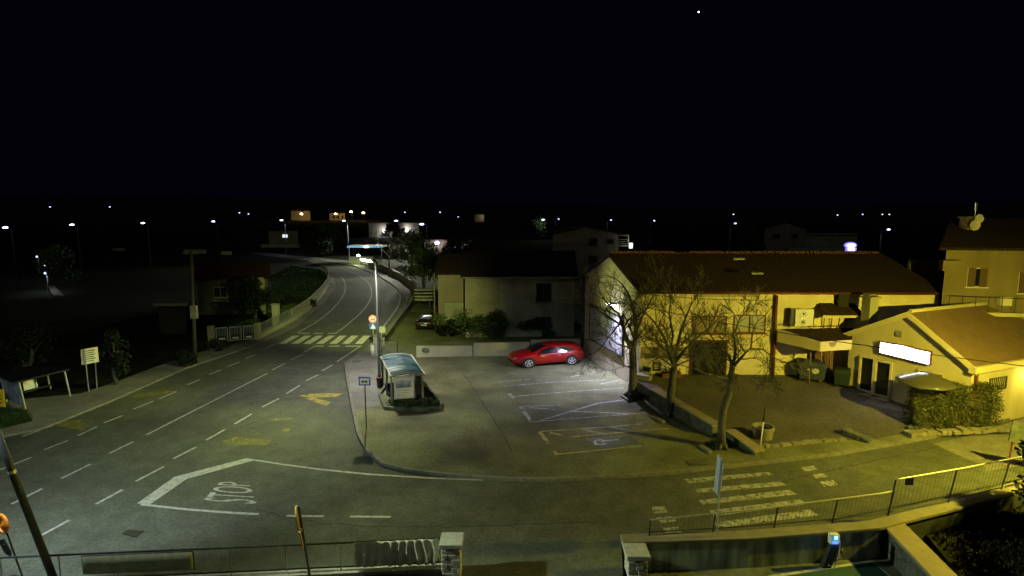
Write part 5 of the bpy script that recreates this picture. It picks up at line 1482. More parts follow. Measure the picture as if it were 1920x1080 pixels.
for (px, py, h, lb_, s, flip) in FL:
    z_ = h; Yd = None
    v = (540 - py) / F; k = (v * CP - SP) / (CP + v * SP); Yd = (h - H) / k
    P = At(px, py, Yd)
    if proto is None:
        proto, (fx, fz) = lamp_proto(8.65, .45, M['led_far'], lb_, 'far street lamps', (.85, .4, .1), True, .1)
        o = proto
        dim, _ = lamp_proto(8.65, .7, M['led_pole'], lb_, 'far street lamps', (.5, .25, .08), True, .11)
    else:
        o = copy_tree(dim if s < .6 else proto)
    if o is not proto and s < .6 and not dim.get('used'):
        bpy.data.objects.remove(o) if False else None
    o['label'] = lb_; o['group'] = 'far street lamps'
    o.location = (P.x - (fx if not flip else -fx), P.y, 0); o.rotation_euler = (0, 0, math.pi if flip else 0)
    sx_ = 1
    spot('far_lamp_light', (P.x + (.0), P.y - .3, 8.45), {791: 10500, 743: 17000, 645: 3000, 528: 400}.get(px, (45 if px > 450 else 4) * s), (1, 1, .8) if px in (791, 743, 645) else (.85, .88, 1.0), 120 if px in (791, 743, 645) else 160, .5, .2, target={791: G(700, 555), 743: G(650, 506)}.get(px))
    point('far_pole_light', (P.x - (fx if not flip else -fx) * .75, P.y - .55, 8.1), (.6 if px < 450 else 14) * s, (.75, .78, 1.0), .1)
for ch in list(kids(dim)):
    for c2 in kids(ch): bpy.data.objects.remove(c2)
    bpy.data.objects.remove(ch)
bpy.data.objects.remove(dim)
# lamps of the hollow on the left, and the low one behind the bend
lowp = None
for (px, py, py2, Yd, lb_, e) in ((70, 481, 505, 96, 'small lamp post, farthest of three in the dark hollow at left', 25), (85, 497, 510, 88, 'small lamp post, middle of three in the dark hollow at left', 25), (85.5, 512, 541, 80, 'small lamp post, nearest of three in the dark hollow at left', 130)):
    P = At(px, py, Yd)
    if lowp is None:
        lowp, _ = lamp_proto(3.0, .12, M['led_pole'], lb_, 'lamp posts in the hollow', (.3, .22, .1), True, .07)
        o = lowp
    else: o = copy_tree(lowp)
    o['label'] = lb_; o.location = (P.x + .15, P.y, P.z - 3.0)
    spot('hollow_light', (P.x, P.y - .2, P.z - .2), e, (.9, .95, .95), 168, .5, .1)
    point('hollow_pole_light', (P.x - .2, P.y - .4, P.z - .4), e * .03, (.8, .85, 1), .1)
P = At(672, 478, 118)
o, _ = lamp_proto(P.z - .05, .2, M['led'], 'white lamp on a short post beyond the bend, below the cyan strip', 'street lamps', (.7, .4, .14), True, .08)
o.location = (P.x + .5, P.y, 0)
spot('bend_lamp_light', (P.x, P.y - .3, P.z - .2), 350, LEDC, 172, .4, .15)

# amber lamp at the right edge, mounted on a steel post
t, _ = lamp_proto(7.6, .6, M['sodium'], 'amber street lamp at the right edge before the shop eave', 'street lamps', (.6, .28, .16), True, .08, tilt=.1)
t.location = (LAMP.x + .95, LAMP.y, .0)
point('sodium_light', (LAMP.x - .05, LAMP.y - .1, LAMP.z - .1), 17200, SODC, .15)
# black pole at lower left carrying the foreground lamp
pb = G(108, 1104, 0); ptop = At(-70, 645, pb.y)
t = thing('black_lamp_post', 'leaning black lamp post crossing the railing at lower left', 'lamp post', pb)
q = MB(); q.tube([pb, pb.lerp(ptop, .98)], [.11, .085], 12); q.build('pole', M['metal_dark'], t, True)
bc = At(22, 885, pb.y); f = (bc.z - pb.z) / (ptop.z - pb.z); q = MB(); q.tube([pb.lerp(ptop, f - .006), pb.lerp(ptop, f + .006)], .105, 12); q.build('band', M['metal_grey'], t)
hq = MB(); hq.box((ptop.x - .3, ptop.y, ptop.z + .05), (.8, .3, .12)); hd = hq.build('lamp_head', M['metal_dark'], t, bevel=.03)
q = MB(); q.box((ptop.x - .3, ptop.y, ptop.z - .025), (.65, .24, .02)); q.build('lens', M['led'], hd)
spot('foreground_lamp_light', (ptop.x - .3, ptop.y - .1, ptop.z - .1), 2600, LEDN, 172, .25, .12)
spot('foreground_fill', (ptop.x - .3, ptop.y - .1, ptop.z - .1), 27000, (.84, 1, .6), 56, 1.0, .12, target=(5, 17.3, 0))  # extra spot added at the lamp head to brighten gate drive and wall

# hill lights far away
HLs = [(95, 388, 'tiny light high on the dark hill at far left', 0), (207, 388, 'faint tiny light on the hill right of the far left one', 0), (450, 399, 'left of a pair of white hill lights', 0), (467, 401, 'right of a pair of white hill lights', 0), (567, 401, 'amber hill lamp lighting the tan block', 1), (631, 401, 'amber hill lamp lighting the little arched house', 1), (660, 397, 'amber hill lamp, left of the last amber pair', 1), (683, 399, 'amber hill lamp, right of the last amber pair', 1),
       (760, 398, 'white hill light above the lit flat roofed house', 0), (826, 398, 'faint white hill light above the porch lamp house', 0), (860, 407, 'white hill light left of the small lit gable', 0), (906, 406, 'white hill light right of the small lit gable', 0), (1376, 402, 'hill light above the lamp behind the long roof', 0), (1571, 403, 'first of four hill lights above the glowing totem, counted from the left', 0), (1618, 402, 'second of four hill lights above the glowing totem', 0), (1655, 402, 'third of four hill lights above the glowing totem', 0), (1668, 402, 'last of four hill lights above the glowing totem, rightmost', 0), (993, 409, 'tiny light left of the floodlit round tree', 0)]
pr_ = {}
for (px, py, lb_, amb) in HLs:
    Yd = 560 if amb else 640
    P = At(px, py, Yd); gz = hillz(P.x, Yd)
    hgt = max(P.z - gz, 3)
    s = 1.25 if amb else .8
    t = thing('hill_lamp', lb_, 'street lamp', (0, 0, 0), 'lamps on the far hill')
    q = MB(); q.tube([(0, 0, -hgt), (0, 0, .2)], .12, 5); q.build('pole', M['metal_grey'], t)
    q = MB(); q.ball((-.6 * s, -.3, 0), (1.05 * s, .7 * s, .55 * s), 8, 5); q.build('lens', M['amber_far'] if amb else M['led_pole'], t, True)
    t.location = P
    if amb: point('amber_hill_light', (P.x - 1, P.y - 3, P.z - .8), 500, (1, .6, .2), .3)
P = At(1310, 22.5, 3000)
q = MB(); q.ball(P, 3.4, 8, 6); o = q.build('star', M['star'], None, True); tag(o, 'single bright star high in the black sky', 'star')

# ------------------------------------------------------------------ houses in the distance
def box_house(name, label, x0, x1, ytop, ybase, Y, wm, dep=8, roof=None, rh=1.2, across=False, group=None, cat='house'):
    a = At(x0, ybase, Y); b = At(x1, ybase, Y); zt = zat((0, Y), ytop)
    t = thing(name, label, cat, (a.x, Y, 0), group)
    sk_ = (b.x if a.x < 0 else a.x) / Y * dep
    z0 = min(hillz(a.x, Y) if Y > 419 else 0, a.z)
    if roof:
        gable(t, a, b, (sk_, dep), z0 - .1, zt, zt + rh, wm, roof, across=across, ov=.3)
    else:
        q = MB(); q.prism([(a.x, Y), (b.x, Y), (b.x + sk_, Y + dep), (a.x + sk_, Y + dep)], z0 - .1, zt); q.build('wall', wm, t)
        q = MB(); q.prism([(a.x - .3, Y - .3), (b.x + .3, Y - .3), (b.x + sk_ + .3, Y + dep + .3), (a.x + sk_ - .3, Y + dep + .3)], zt + .002, zt + .25); q.build('roof', M['concrete'], t)
    return t, Wall(a, b)
# brown gabled house
t, w = box_house('brown_house', 'big brown gabled house with two upper windows behind the roofs', 1036, 1158, 439, 520, 97, M['wall_brown'], 10, M['roof_dark'], 1.35, True)
w.winpx(t, 1104, 447, 1120, 460, M['concrete_dark'], M['dark'], panes=1); w.winpx(t, 1138, 448, 1151, 457, M['concrete_dark'], M['dark'], panes=1); w.winpx(t, 1104, 479, 1120, 491, M['concrete_dark'], M['dark'], panes=1)
a, z = w.hit(1160, 442); a2, z2 = w.hit(1179, 462)
q = MB(); w.slab(q, w.L, a2, z - .05, z + .15, -2, .1); w.slab(q, w.L, a2, z2, z2 + .15, -2, .1); w.slab(q, a2 - .2, a2, z2 + .15, z - .05, -.15, .1)
for k in range(3): w.slab(q, w.L, a2 - .2, z2 + .4 + k * .35, z2 + .47 + k * .35, 0, .06)
q.build('balcony', M['wall_grey'], t)
P = w.pt(a2 + .25, z2 + .15, .4); q = MB(); q.box(P, (.55, .3, .9)); lo_ = q.build('wall_light', M['window_lit'], t)
point('balcony_light', P + Vector((.2, -.8, .2)), 50, (.9, .95, .8), .2)
# lit flat roofed house
t, w = box_house('flat_roof_house', 'modern flat roofed house with two glowing wall lights', 692, 786, 419, 446, 245, M['wall_white'], 10)
for px, py in ((720, 434), (763, 432)):
    a, z = w.hit(px, py); q = MB(); w.slab(q, a - .35, a + .35, z - .6, z + .6, .02, .3); q.build('wall_light', M['led_far'], t)
    point('house_wall_light', w.pt(a, z + .2, 1.0), 420, (.95, .9, 1.0), .3)
a, z = w.hit(750, 430); q = MB(); w.slab(q, a - 1.2, a + 1.2, 0, z + 2.7, .01, .6); q.build('dark_bay', M['wall_brown'], t)
# cyan lit canopy
a, b = At(651, 463, 125), At(717, 463, 125)
t = thing('lit_canopy', 'long low canopy with a cyan light strip beyond the bend', 'canopy', (a.x, a.y, 0))
q = MB(); q.box(((a.x + b.x) / 2, a.y + 2.2, a.z + .05), (b.x - a.x + .1, 4.6, .35)); q.build('roof', M['wall_grey'], t)
q = MB(); q.box(((a.x + b.x) / 2, a.y - .13, a.z), (b.x - a.x, .06, .22)); q.build('light_strip', M['cyan'], t)
q = MB(); q.box((a.x * .45 + b.x * .55, a.y - .2, a.z + .02), (.9, .1, .34)); q.build('spotlight', M['led_far'], t)
for f in (.04, .96):
    p = a.lerp(b, f); q = MB(); q.tube([(p.x, p.y + .4, 0), (p.x, p.y + .4, a.z)], .1, 8); q.build('post', M['metal_grey'], t)
point('canopy_light', ((a.x + b.x) / 2, a.y - .8, a.z - .5), 40, (.5, .8, 1), .3)
q = MB(); a2 = At(655, 492, 121); b2 = At(700, 492, 121); q.seg(a2, b2, .3, -.1, 1.6); o = q.build('forecourt_wall', M['wall_white']); tag(o, 'low pale forecourt wall under the lit canopy', 'wall')
# porch house
t, w = box_house('porch_house', 'small house with a glowing porch lamp behind dark trees', 799, 838, 449, 480, 147, M['wall_brown'], 8, M['roof_dark'], 1.6)
a, z = w.hit(820, 455); q = MB(); q.ball(w.pt(a, z, .5), (.55, .4, .4), 8, 5); q.build('porch_lamp', M['led_far'], t, True); point('porch_light', w.pt(a, z - .1, 1.2), 130, (1, .85, .85), .2)
a, z = w.hit(800, 459); q = MB(); w.ring(q, a - .5, a + .35, 0, z + .7, .14, .01, .15); q.build('door_frame', M['frame_white'], t)
# small far buildings
t, w = box_house('hill_block', 'tan block on the hill lit by amber lamps', 546, 582, 395, 411, 575, M['wall_cream'], 10, M['roof_red'], 2, group=None)
t, w = box_house('hill_house', 'little amber lit house on the hill with round arches', 618, 647, 400, 410, 575, M['wall_cream'], 8, M['roof_red'], 1.5)
for x in (624, 632, 640): w.winpx(t, x, 404, x + 4, 410, M['wall_brown'], M['dark'], panes=1)
t, w = box_house('hill_house', 'tiny dim gabled house on the horizon right of the porch house', 890, 908, 402, 411, 520, M['wall_cream'], 8, M['roof_red'], 1.5); point('gable_light', w.pt(w.L * .8, w.hit(905, 407)[1], 3), 60, (1, .9, .6), .3)
t, w = box_house('window_house', 'dark low house with one small lit window, left of the bend', 505, 560, 432, 462, 185, M['wall_brown'], 8, M['roof_dark'], 1.2)
a0, z1 = w.hit(529, 439); a1, z0 = w.hit(540, 446); w.window(t, a0, a1, z0, z1, M['frame_white'], M['window_lit'], panes=3, w=.12); a0, z1 = w.hit(564, 438)
t, w = box_house('brown_villa', 'dim brown villa with hipped roof beyond the long roof', 1432, 1510, 428, 466, 150, M['wall_brown'], 10, M['roof_dark'], 1.6, True); w.winpx(t, 1448, 438, 1462, 448, M['wall_grey'], M['dark'], panes=1); w.winpx(t, 1484, 438, 1496, 448, M['wall_grey'], M['dark'], panes=1)
t, w = box_house('grey_annex', 'dim grey low building between the villa and the totem', 1510, 1605, 441, 470, 152, M['wall_grey'], 8)
q = MB(); a = At(1480, 468, 120); b = At(1575, 470, 120); q.seg(a, b, .3, a.z - 1, a.z + .3); tag(q.build('boundary_wall', M['wall_white']), 'pale boundary wall just above the long roof ridge', 'wall')
# glowing totem
a = At(1595, 462, 105)
t = thing('illuminated_totem', 'glowing white totem sign with rounded top above the long roof', 'sign', (a.x, a.y, 0))
q = MB(); q.tube([(a.x, a.y + .2, 0), (a.x, a.y + .2, a.z)], .15, 8); q.build('pole', M['metal_grey'], t)
q = MB(); q.ball((a.x, a.y, a.z + .2), (.95, .35, .42), 14, 8); q.build('lit_cap', M['totem'], t, True)
q = MB(); q.box((a.x + .05, a.y, a.z - .62), (1.3, .4, .8)); pn = q.build('lit_panel', M['totem'], t, bevel=.05)
q = MB(); 
for sx in (-1, 1): q.box((a.x + .05 + sx * .78, a.y, a.z - .62), (.22, .42, .8))
q.ball((a.x, a.y + .12, a.z + .2), (1.2, .3, .58), 14, 8)  # larger blue shell modelled as the halo of light round the cap
q.build('blue_edge_halo', M['totem_blue'], pn)
point('totem_light', (a.x, a.y - 1.2, a.z), 120, (.5, .45, 1), .4)
# dim white walls in the left distance
for (x0, x1, y0, y1, Yd, lb_) in ((345, 387, 468, 475, 118, 'long pale wall lit faintly in the left distance'), (415, 434, 471, 478, 116, 'short pale wall right of the long faint one'), (212, 234, 465, 470, 125, 'tiny faint wall at far left below the skyline lamps'), (490, 562, 458, 464, 140, 'pale strip of wall above the lawn')):
    Yd = G(x0, y1).y; a = At(x0, y1, Yd); b = At(x1, y1, Yd); q = MB(); q.seg(a, b, .3, -.1, zat(a, y0)); tag(q.build('distant_wall', M['wall_white']), lb_, 'wall')
point('left_wall_light', At(366, 452, 112), 160, (1, 1, .8), .2)

# ------------------------------------------------------------------ the dark garden on the left
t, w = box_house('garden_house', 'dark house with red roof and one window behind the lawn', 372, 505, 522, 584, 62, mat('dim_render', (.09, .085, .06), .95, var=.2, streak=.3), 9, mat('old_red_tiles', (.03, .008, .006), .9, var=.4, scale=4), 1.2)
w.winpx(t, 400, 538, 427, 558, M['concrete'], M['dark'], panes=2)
a0, z1 = w.hit(486, 520); a1, z0 = w.hit(497, 541); q = MB(); w.slab(q, a0, a1, 0, z1, .01, .4); q.build('corner_pier', M['wall_white'], t)
q = MB(); a0, z1 = w.hit(398, 561); a1, z0 = w.hit(430, 565); w.slab(q, a0, a1, z0, z1, .01, .25); q.build('window_ledge', M['concrete'], t)
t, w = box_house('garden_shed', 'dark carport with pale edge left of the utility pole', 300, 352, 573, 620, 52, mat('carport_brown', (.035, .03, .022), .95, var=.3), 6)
c = At(517, 583, 55)
t = thing('garden_shrine', 'small white pillar box standing on the lawn', 'pillar', (c.x, c.y, 0)); q = MB(); q.box((c.x, c.y, c.z / 2 + .3), (.6, .5, c.z + .6)); q.build('body', M['wall_white'], t, bevel=.03); q = MB(); q.box((c.x, c.y, c.z + .64), (.75, .65, .08)); q.build('cap', M['concrete'], t)
# low wall with fence round the lawn
FP = [(486, 638), (515, 622), (548, 605), (580, 582), (604, 556), (617, 536), (615, 521), (602, 508)]
fp = [G(x, y, 0) for x, y in FP]
lf_ = thing('lawn_fence', 'white low wall with grey mesh railing curving round the lawn', 'fence', fp[0])
q = MB(); q.wallrun(fp, .25, -.1, .5); q.build('low_wall', M['wall_white'], lf_)
q = MB(); q.wallrun([Vector((p.x, p.y, 0)) for p in fp], .05, 1.32, 1.38); q.wallrun(fp, .04, .6, .64); q.build('rail', M['metal_grey'], lf_)
ps = []
for a, b in zip(fp, fp[1:]):
    n = max(2, int((b - a).length / .16))
    for k in range(n): ps.append(a.lerp(b, k / n))
q = MB()
for p in ps: q.box((p.x, p.y, .95), (.022, .022, .8))
q.build('mesh_panel', M['metal_grey'], lf_)
for p in fp[:-1] + [fp[3].lerp(fp[4], .5)]:
    q = MB(); q.box((p.x, p.y, .75), (.1, .1, 1.45)); q.build('post', M['metal_grey'], lf_)
# gate with three slatted panels
ga, gb = G(397, 643, .1), G(484, 636, .1)
t = thing('garden_gate', 'grey gate of three framed panels with pale slots', 'gate', ga)
for P, m in ((ga, M['wall_white']), (gb, M['wall_white'])):
    q = MB(); q.box((P.x, P.y, .75), (.42, .42, 1.6)); q.build('gate_post', m, t, bevel=.02)
gp_ = [ga.lerp(gb, f) for f in (.08, .37, .66, .95)]
for p, p2 in zip(gp_, gp_[1:]):
    W_ = Wall(p, p2); q = MB(); W_.ring(q, .06, W_.L - .06, .15, 1.35, .06, 0, .06)
    for k in range(1, 9): W_.slab(q, W_.L * k / 9 - .012, W_.L * k / 9 + .012, .6, 1.29, .01, .04)
    po = q.build('panel', M['metal_grey'], t)
    q = MB(); W_.slab(q, .14, W_.L - .14, .22, .55, .01, .05); pl = q.build('lower_panel', M['metal_dark'], po)
    q = MB(); W_.slab(q, .28, W_.L - .28, .32, .45, .051, .06); q.build('slot', M['frame_white'], pl)
c = G(410, 656, .1)
t = thing('meter_box', 'small white meter box on the pavement before the gate', 'meter box', c); q = MB(); q.box((c.x, c.y + .1, .42), (.62, .3, .7)); q.build('body', M['concrete'], t, bevel=.02); q = MB(); q.box((c.x, c.y - .06, .42), (.5, .02, .55)); q.build('door', M['wall_white'], t)
c = G(366, 676, .1); tpz = zat(c, 470)
t = thing('utility_pole', 'weathered utility pole with a pale box by the pavement', 'utility pole', c); q = MB(); q.tube([(c.x, c.y, 0), (At(358, 470, c.y).x, c.y, tpz)], [.14, .1], 10); q.build('pole', mat('old_pole_wood', (.07, .06, .045), .95, var=.3, scale=5), t, True)
zb = zat(c, 584); q = MB(); q.box((At(366, 584, c.y).x + .02, c.y - .2, zb), (.46, .28, .95)); q.build('junction_box', M['concrete'], t, bevel=.02)
q = MB(); q.box((At(358, 474, c.y).x, c.y, tpz - .2), (1.2, .08, .08)); q.build('crossarm', M['wood'], t)
# information board
c0, c1 = G(167, 735, .1), G(182, 728, .1)
t = thing('information_board', 'pale information board on two thin legs by the pavement', 'notice board', c0)
T0 = At(159, 668, c0.y); T1 = At(178, 664, c1.y)
for P, T in ((c0, T0), (c1, T1)):
    q = MB(); q.tube([P, Vector((T.x, P.y, zat(P, 655)))], .035, 6); q.build('leg', M['metal_grey'], t)
W_ = Wall(Vector((At(153, 668, c0.y).x, c0.y - .05, 0)), Vector((At(185, 664, c1.y).x, c1.y - .05, 0)))
zl, zh_ = zat(c0, 684), zat(c0, 655)
q = MB(); W_.slab(q, 0, W_.L, zl, zh_, .0, .04); po = q.build('panel', M['trim'], t)
q = MB(); W_.slab(q, .06, W_.L - .06, zl + .06, zh_ - .06, .041, .05); fo_ = q.build('face', M['sign_white'], po)
q = MB()
for k in range(6): W_.slab(q, .12, W_.L * (.72 + .1 * (k % 2)), zl + .15 + k * (zh_ - zl - .2) / 6, zl + .2 + k * (zh_ - zl - .2) / 6, .051, .055)
q.build('text_rows', M['metal_dark'], fo_)
# left bus shelter
f0, f1 = G(48, 767, .12), G(132, 743, .12); bk0 = G(12, 752, .12); bv = bk0 - f0; bv = Vector((bv.x, bv.y, 0)); b0_ = f0 + bv; b1_ = f1 + bv
zt_ = zat(f0, 715)
t = thing('bus_shelter', 'slim flat roofed bus shelter on the left pavement', 'bus shelter', f0)
def off(P, z): return Vector((P.x - z * .12, P.y, z))
for P in (f0, f1, b0_, b1_):
    q = MB(); q.tube([P, off(P, zt_)], .05, 8); q.build('post', M['metal_grey'], t)
q = MB(); a, b, c_, d_ = off(f0, zt_), off(f1, zt_), off(b1_, zt_ + .05), off(b0_, zt_ + .05)
e = (b - a).normalized() * .25; f__ = (a - d_).normalized() * .1
q.hexa([a - e + f__, b + e + f__, c_ + e, d_ - e], [p + Vector((0, 0, .04)) for p in (a - e + f__, b + e + f__, c_ + e, d_ - e)]); rf = q.build('roof', M['glass'], t)
q = MB(); q.tube([a - e + f__, b + e + f__], .05, 6); q.tube([d_ - e, c_ + e], .04, 6); q.tube([a - e + f__, d_ - e], .04, 6); q.build('roof_frame', M['metal_pole'], rf)
q = MB(); q.hexa([off(f0, .25), off(b0_, .25), off(b0_, .25) + Vector((.03, .02, 0)), off(f0, .25) + Vector((.03, .02, 0))], [off(f0, zt_ - .1), off(b0_, zt_ - .1), off(b0_, zt_ - .1) + Vector((.03, .02, 0)), off(f0, zt_ - .1) + Vector((.03, .02, 0))]); q.build('side_poster', M['poster_a'], t)
p, p2 = b0_.lerp(b1_, .42), b0_.lerp(b1_, .72)
q = MB(); q.hexa([off(p, .3), off(p2, .3), off(p2, .3) + Vector((0, .05, 0)), off(p, .3) + Vector((0, .05, 0))], [off(p, zt_ - .15), off(p2, zt_ - .15), off(p2, zt_ - .15) + Vector((0, .05, 0)), off(p, zt_ - .15) + Vector((0, .05, 0))]); po = q.build('back_poster', M['poster_b'], t)
q = MB(); q.tube([off(p.lerp(p2, .3), .95) + Vector((0, -.02, 0)), off(p.lerp(p2, .5), 1.05) + Vector((0, -.02, 0)), off(p.lerp(p2, .65), 1.3) + Vector((0, -.02, 0))], .025, 4); q.build('printed_swoosh', M['sign_ink'], po)
q = MB(); q.seg(b0_.lerp(b1_, .15) - bv * .2, b0_.lerp(b1_, .95) - bv * .2, .3, .5, .55); q.build('bench', M['metal_pole'], t)
# yellow notice at the frame edge
c = G(4, 785, .12)
t = thing('yellow_sign', 'small yellow sign on a short post at the left edge', 'sign', c); tpz = zat(c, 730); q = MB(); q.tube([(c.x - .3, c.y, .1), (c.x - .55, c.y, tpz)], .03, 6); q.build('pole', M['metal_grey'], t)
P = At(-3, 746, c.y); q = MB(); q.box((P.x, P.y - .04, P.z), (.7, .03, .95)); po = q.build('plate', M['sign_yellow'], t)
q = MB()
for k in range(3): q.box((P.x + .12, P.y - .062, P.z - .25 + k * .2), (.2, .006, .05))
q.build('printing', M['sign_ink'], po)

# ------------------------------------------------------------------ leafy and bare trees in the distance
def tree(label, px, pyb, Y, h, r, n, size, m, seed, trunk_h=.3, group='trees around the bend', name='leafy_tree', zbase=0.0):
    rnd = random.Random(seed); a = At(px, pyb, Y); base = Vector((a.x, Y, zbase))
    t = thing(name, label, 'tree', base, group)
    q = MB(); top = base + Vector((rnd.gauss(0, .2), rnd.gauss(0, .2), h * .75)); q.tube([base, base.lerp(top, .5) + Vector((rnd.gauss(0, .15), 0, 0)), top], [h * .03 + .05, h * .02 + .03, .03], 8)
    cl = []
    for k in range(13):
        z = h * rnd.uniform(trunk_h, .95); rad = r * (1.0 - .55 * abs((z / h - .55) / .5)) 
        an_ = rnd.uniform(0, 6.28); d = rad * rnd.uniform(.2, .85)
        c = base + Vector((math.cos(an_) * d, math.sin(an_) * d, z)); cl.append((c, r * rnd.uniform(.28, .5)))
        s = base.lerp(top, min(.95, max(.2, z / h - .15))); q.tube([s, s.lerp(c, .5) + Vector((0, 0, -.1)), c], [.06, .04, .015], 5)
    q.build('trunk', M['bark'], t, True)
    q = MB()
    for k in range(n):
        c, rad = rnd.choice(cl); d = Vector((rnd.gauss(0, 1), rnd.gauss(0, 1), rnd.gauss(0, .8))).normalized() * rad * rnd.random() ** .45
        q.leaf(c + d, size * rnd.uniform(.6, 1.4), rnd)
    q.build('crown', m, t)
    return t
tree('rounded tree lit from below by a far street lamp', 1013, 433, 226, 8.5, 4.0, 2200, .35, M['leaf'], 41, .25, None)
point('round_tree_light', At(1020, 414, 220), 420, (.9, .95, .8), .3)
tree('grey green tree under the bright far lamp above the bend', 622, 462, 165, 7.2, 4.2, 2600, .3, M['leaf'], 42)
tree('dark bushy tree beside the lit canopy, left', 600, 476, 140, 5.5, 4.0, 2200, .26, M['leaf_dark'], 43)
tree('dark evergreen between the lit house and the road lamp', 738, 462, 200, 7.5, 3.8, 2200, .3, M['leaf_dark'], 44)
tree('broad dark tree right of the bare roadside tree', 772, 500, 118, 6.5, 4.2, 2800, .24, M['leaf'], 45)
tree('dim green tree hanging over the parapet wall', 795, 532, 84, 6.0, 3.2, 3000, .18, M['leaf'], 46)
tree('dark tree below the porch lamp house', 838, 545, 82, 6.0, 3.4, 2800, .18, M['leaf_dark'], 47)
tree('low dark tree behind the annex roof', 868, 520, 92, 5.5, 3.6, 2400, .2, M['leaf_dark'], 48)
tree('dark leafy tree right of the lamp behind the long roof', 1412, 478, 135, 7.0, 3.4, 2200, .26, M['leaf'], 49)
tree('tall dark cypress clump right of the balcony', 1200, 480, 130, 7.4, 2.6, 2000, .24, M['leaf'], 50)
tree('dark garden tree in front of the red roofed house', 478, 592, 58, 4.2, 2.3, 2600, .14, M['leaf_dark'], 51)
tree('dark tree at the edge of the left hollow', 118, 545, 86, 5.5, 3.0, 2400, .18, M['leaf'], 52)
tree('lamp lit bush tree at the top of the left hollow', 92, 505, 100, 4.4, 2.2, 1800, .17, M['leaf'], 53)
tree('small garden tree right of the information board', 217, 705, 36, 3.4, 1.2, 1600, .09, M['leaf_dark'], 54)
tree('dim shrubby tree behind the left bus shelter', 50, 705, 38, 3.6, 1.8, 1800, .1, M['leaf_dark'], 55)
c = G(566, 578, 0); bush('round clipped shrub on the lawn near the fence', (c.x, c.y, .05), (1.9, 1.4, .75), 2200, .11, M['leaf_dark'], 61, None)
c = G(530, 590, 0); bush('low pale shrub beside the round clipped one on the lawn', (c.x, c.y, .05), (1.4, 1.0, .55), 1400, .1, M['leaf'], 62, None)
c = G(345, 690, 0); bush('straggly dark shrub at the foot of the utility pole', (c.x - .3, c.y + .4, .05), (.9, .7, .5), 900, .08, M['leaf_dark'], 63, None)
c = G(385, 665, 0); bush('dark shrub between the utility pole and the meter box', (c.x, c.y + .5, .05), (1.0, .7, .6), 1100, .08, M['leaf_dark'], 64, None)
# bare tree by the parapet
Y = 96; b = At(731, 506, Y); b.z = .0
rnd = random.Random(9)
bt = bare_tree('bare pale tree behind the parapet of the bend', [(b, .2), (At(730, 490, Y), .16), (At(729, 482, Y), .14)],
          [[(At(729, 483, Y), .1), (At(722, 474, Y), .08), (At(715, 466, Y), .06)], [(At(729, 483, Y), .1), (At(733, 470, Y), .08), (At(738, 460, Y), .06)], [(At(730, 486, Y), .08), (At(742, 476, Y), .06), (At(748, 466, Y), .05)]], 71, .6, 5, 1.35, .3)
bt['group'] = 'trees around the bend'
lane = MB(); lane.poly([At(88, 520, 86) * 1.0, At(100, 520, 86), At(120, 556, 76), At(100, 552, 76)])
for i, p in enumerate(lane.v): lane.v[i] = Vector((p.x, p.y, .0))
o = struct('hollow_path', lane, M['pave'])

# ------------------------------------------------------------------ foreground: railing, pillars, signs, retaining wall
A0, B0 = RAILA, RAILB
t = thing('boundary_railing', 'grey boundary railing with hung cloths along the bottom left', 'railing', A0)
u = (B0 - A0); L_ = u.length; u.normalize()
def rp(s, z, lean=0.0): P = A0 + u * s; return Vector((P.x, P.y, z))
q = MB(); q.tube([rp(0, 1.0), rp(L_, 1.0)], .03, 8); q.build('top_rail', M['metal_pole'], t, True)
q = MB(); q.tube([rp(0, .22), rp(L_, .22)], .025, 8); q.build('bottom_rail', M['metal_dark'], t)
n = 9
for k in range(n + 1):
    q = MB(); q.tube([rp(L_ * k / n, .0), rp(L_ * k / n, 1.0)], .022, 6); q.build('post', M['metal_grey'], t)
q = MB(); q.seg(A0, B0, .3, -.6, .1); q.build('plinth', M['concrete'], t)
W_ = Wall(A0, B0)
s0, z1 = W_.hit(157, 1034); s1, _ = W_.hit(362, 1022)
q = MB(); N = 30; vs = []
for j, z in enumerate((.97, .72, .42)):
    for i in range(N + 1): vs.append(W_.pt(s0 + (s1 - s0) * i / N, z, .085 + .006 * math.sin(i * 1.9 + j)))
q.add(vs, [(j * (N + 1) + i, j * (N + 1) + i + 1, (j + 1) * (N + 1) + i + 1, (j + 1) * (N + 1) + i) for j in range(2) for i in range(N)])
o = q.build('hung_banner', M['banner'], None, True); tag(o, 'long olive banner tied to the railing at bottom left', 'banner')
md = o.modifiers.new('thick', 'SOLIDIFY'); md.thickness = .012
q = MB(); W_.ring(q, s0 - .03, s1 + .03, .4, .99, .025, .06, .08); o2 = q.build('banner_frame', M['metal_dark'], o)
o2.matrix_parent_inverse = Matrix.Identity(4)
s0, _ = W_.hit(664, 1014); s1, _ = W_.hit(822, 1012)
q = MB(); N = 90; J = 10; vs = []
for j in range(J + 1):
    for i in range(N + 1):
        f = i / N; z = 1.02 - .78 * j / J
        vs.append(W_.pt(s0 + (s1 - s0) * (f - .015 * (j / J) * math.sin(f * 6)), z - .03 * abs(math.sin(f * 9)) * (j == J), .06 + (.02 + .05 * f) * math.sin(f * 62 + .8 * math.sin(j * .5 + f * 9)) * (.25 + j / J)))
q.add(vs, [(j * (N + 1) + i, j * (N + 1) + i + 1, (j + 1) * (N + 1) + i + 1, (j + 1) * (N + 1) + i) for j in range(J) for i in range(N)])
o = q.build('hung_cloth', M['cloth'], None, True); tag(o, 'pleated pale cloth hung over the railing beside the stone pillar', 'cloth')
md = o.modifiers.new('thick', 'SOLIDIFY'); md.thickness = .015

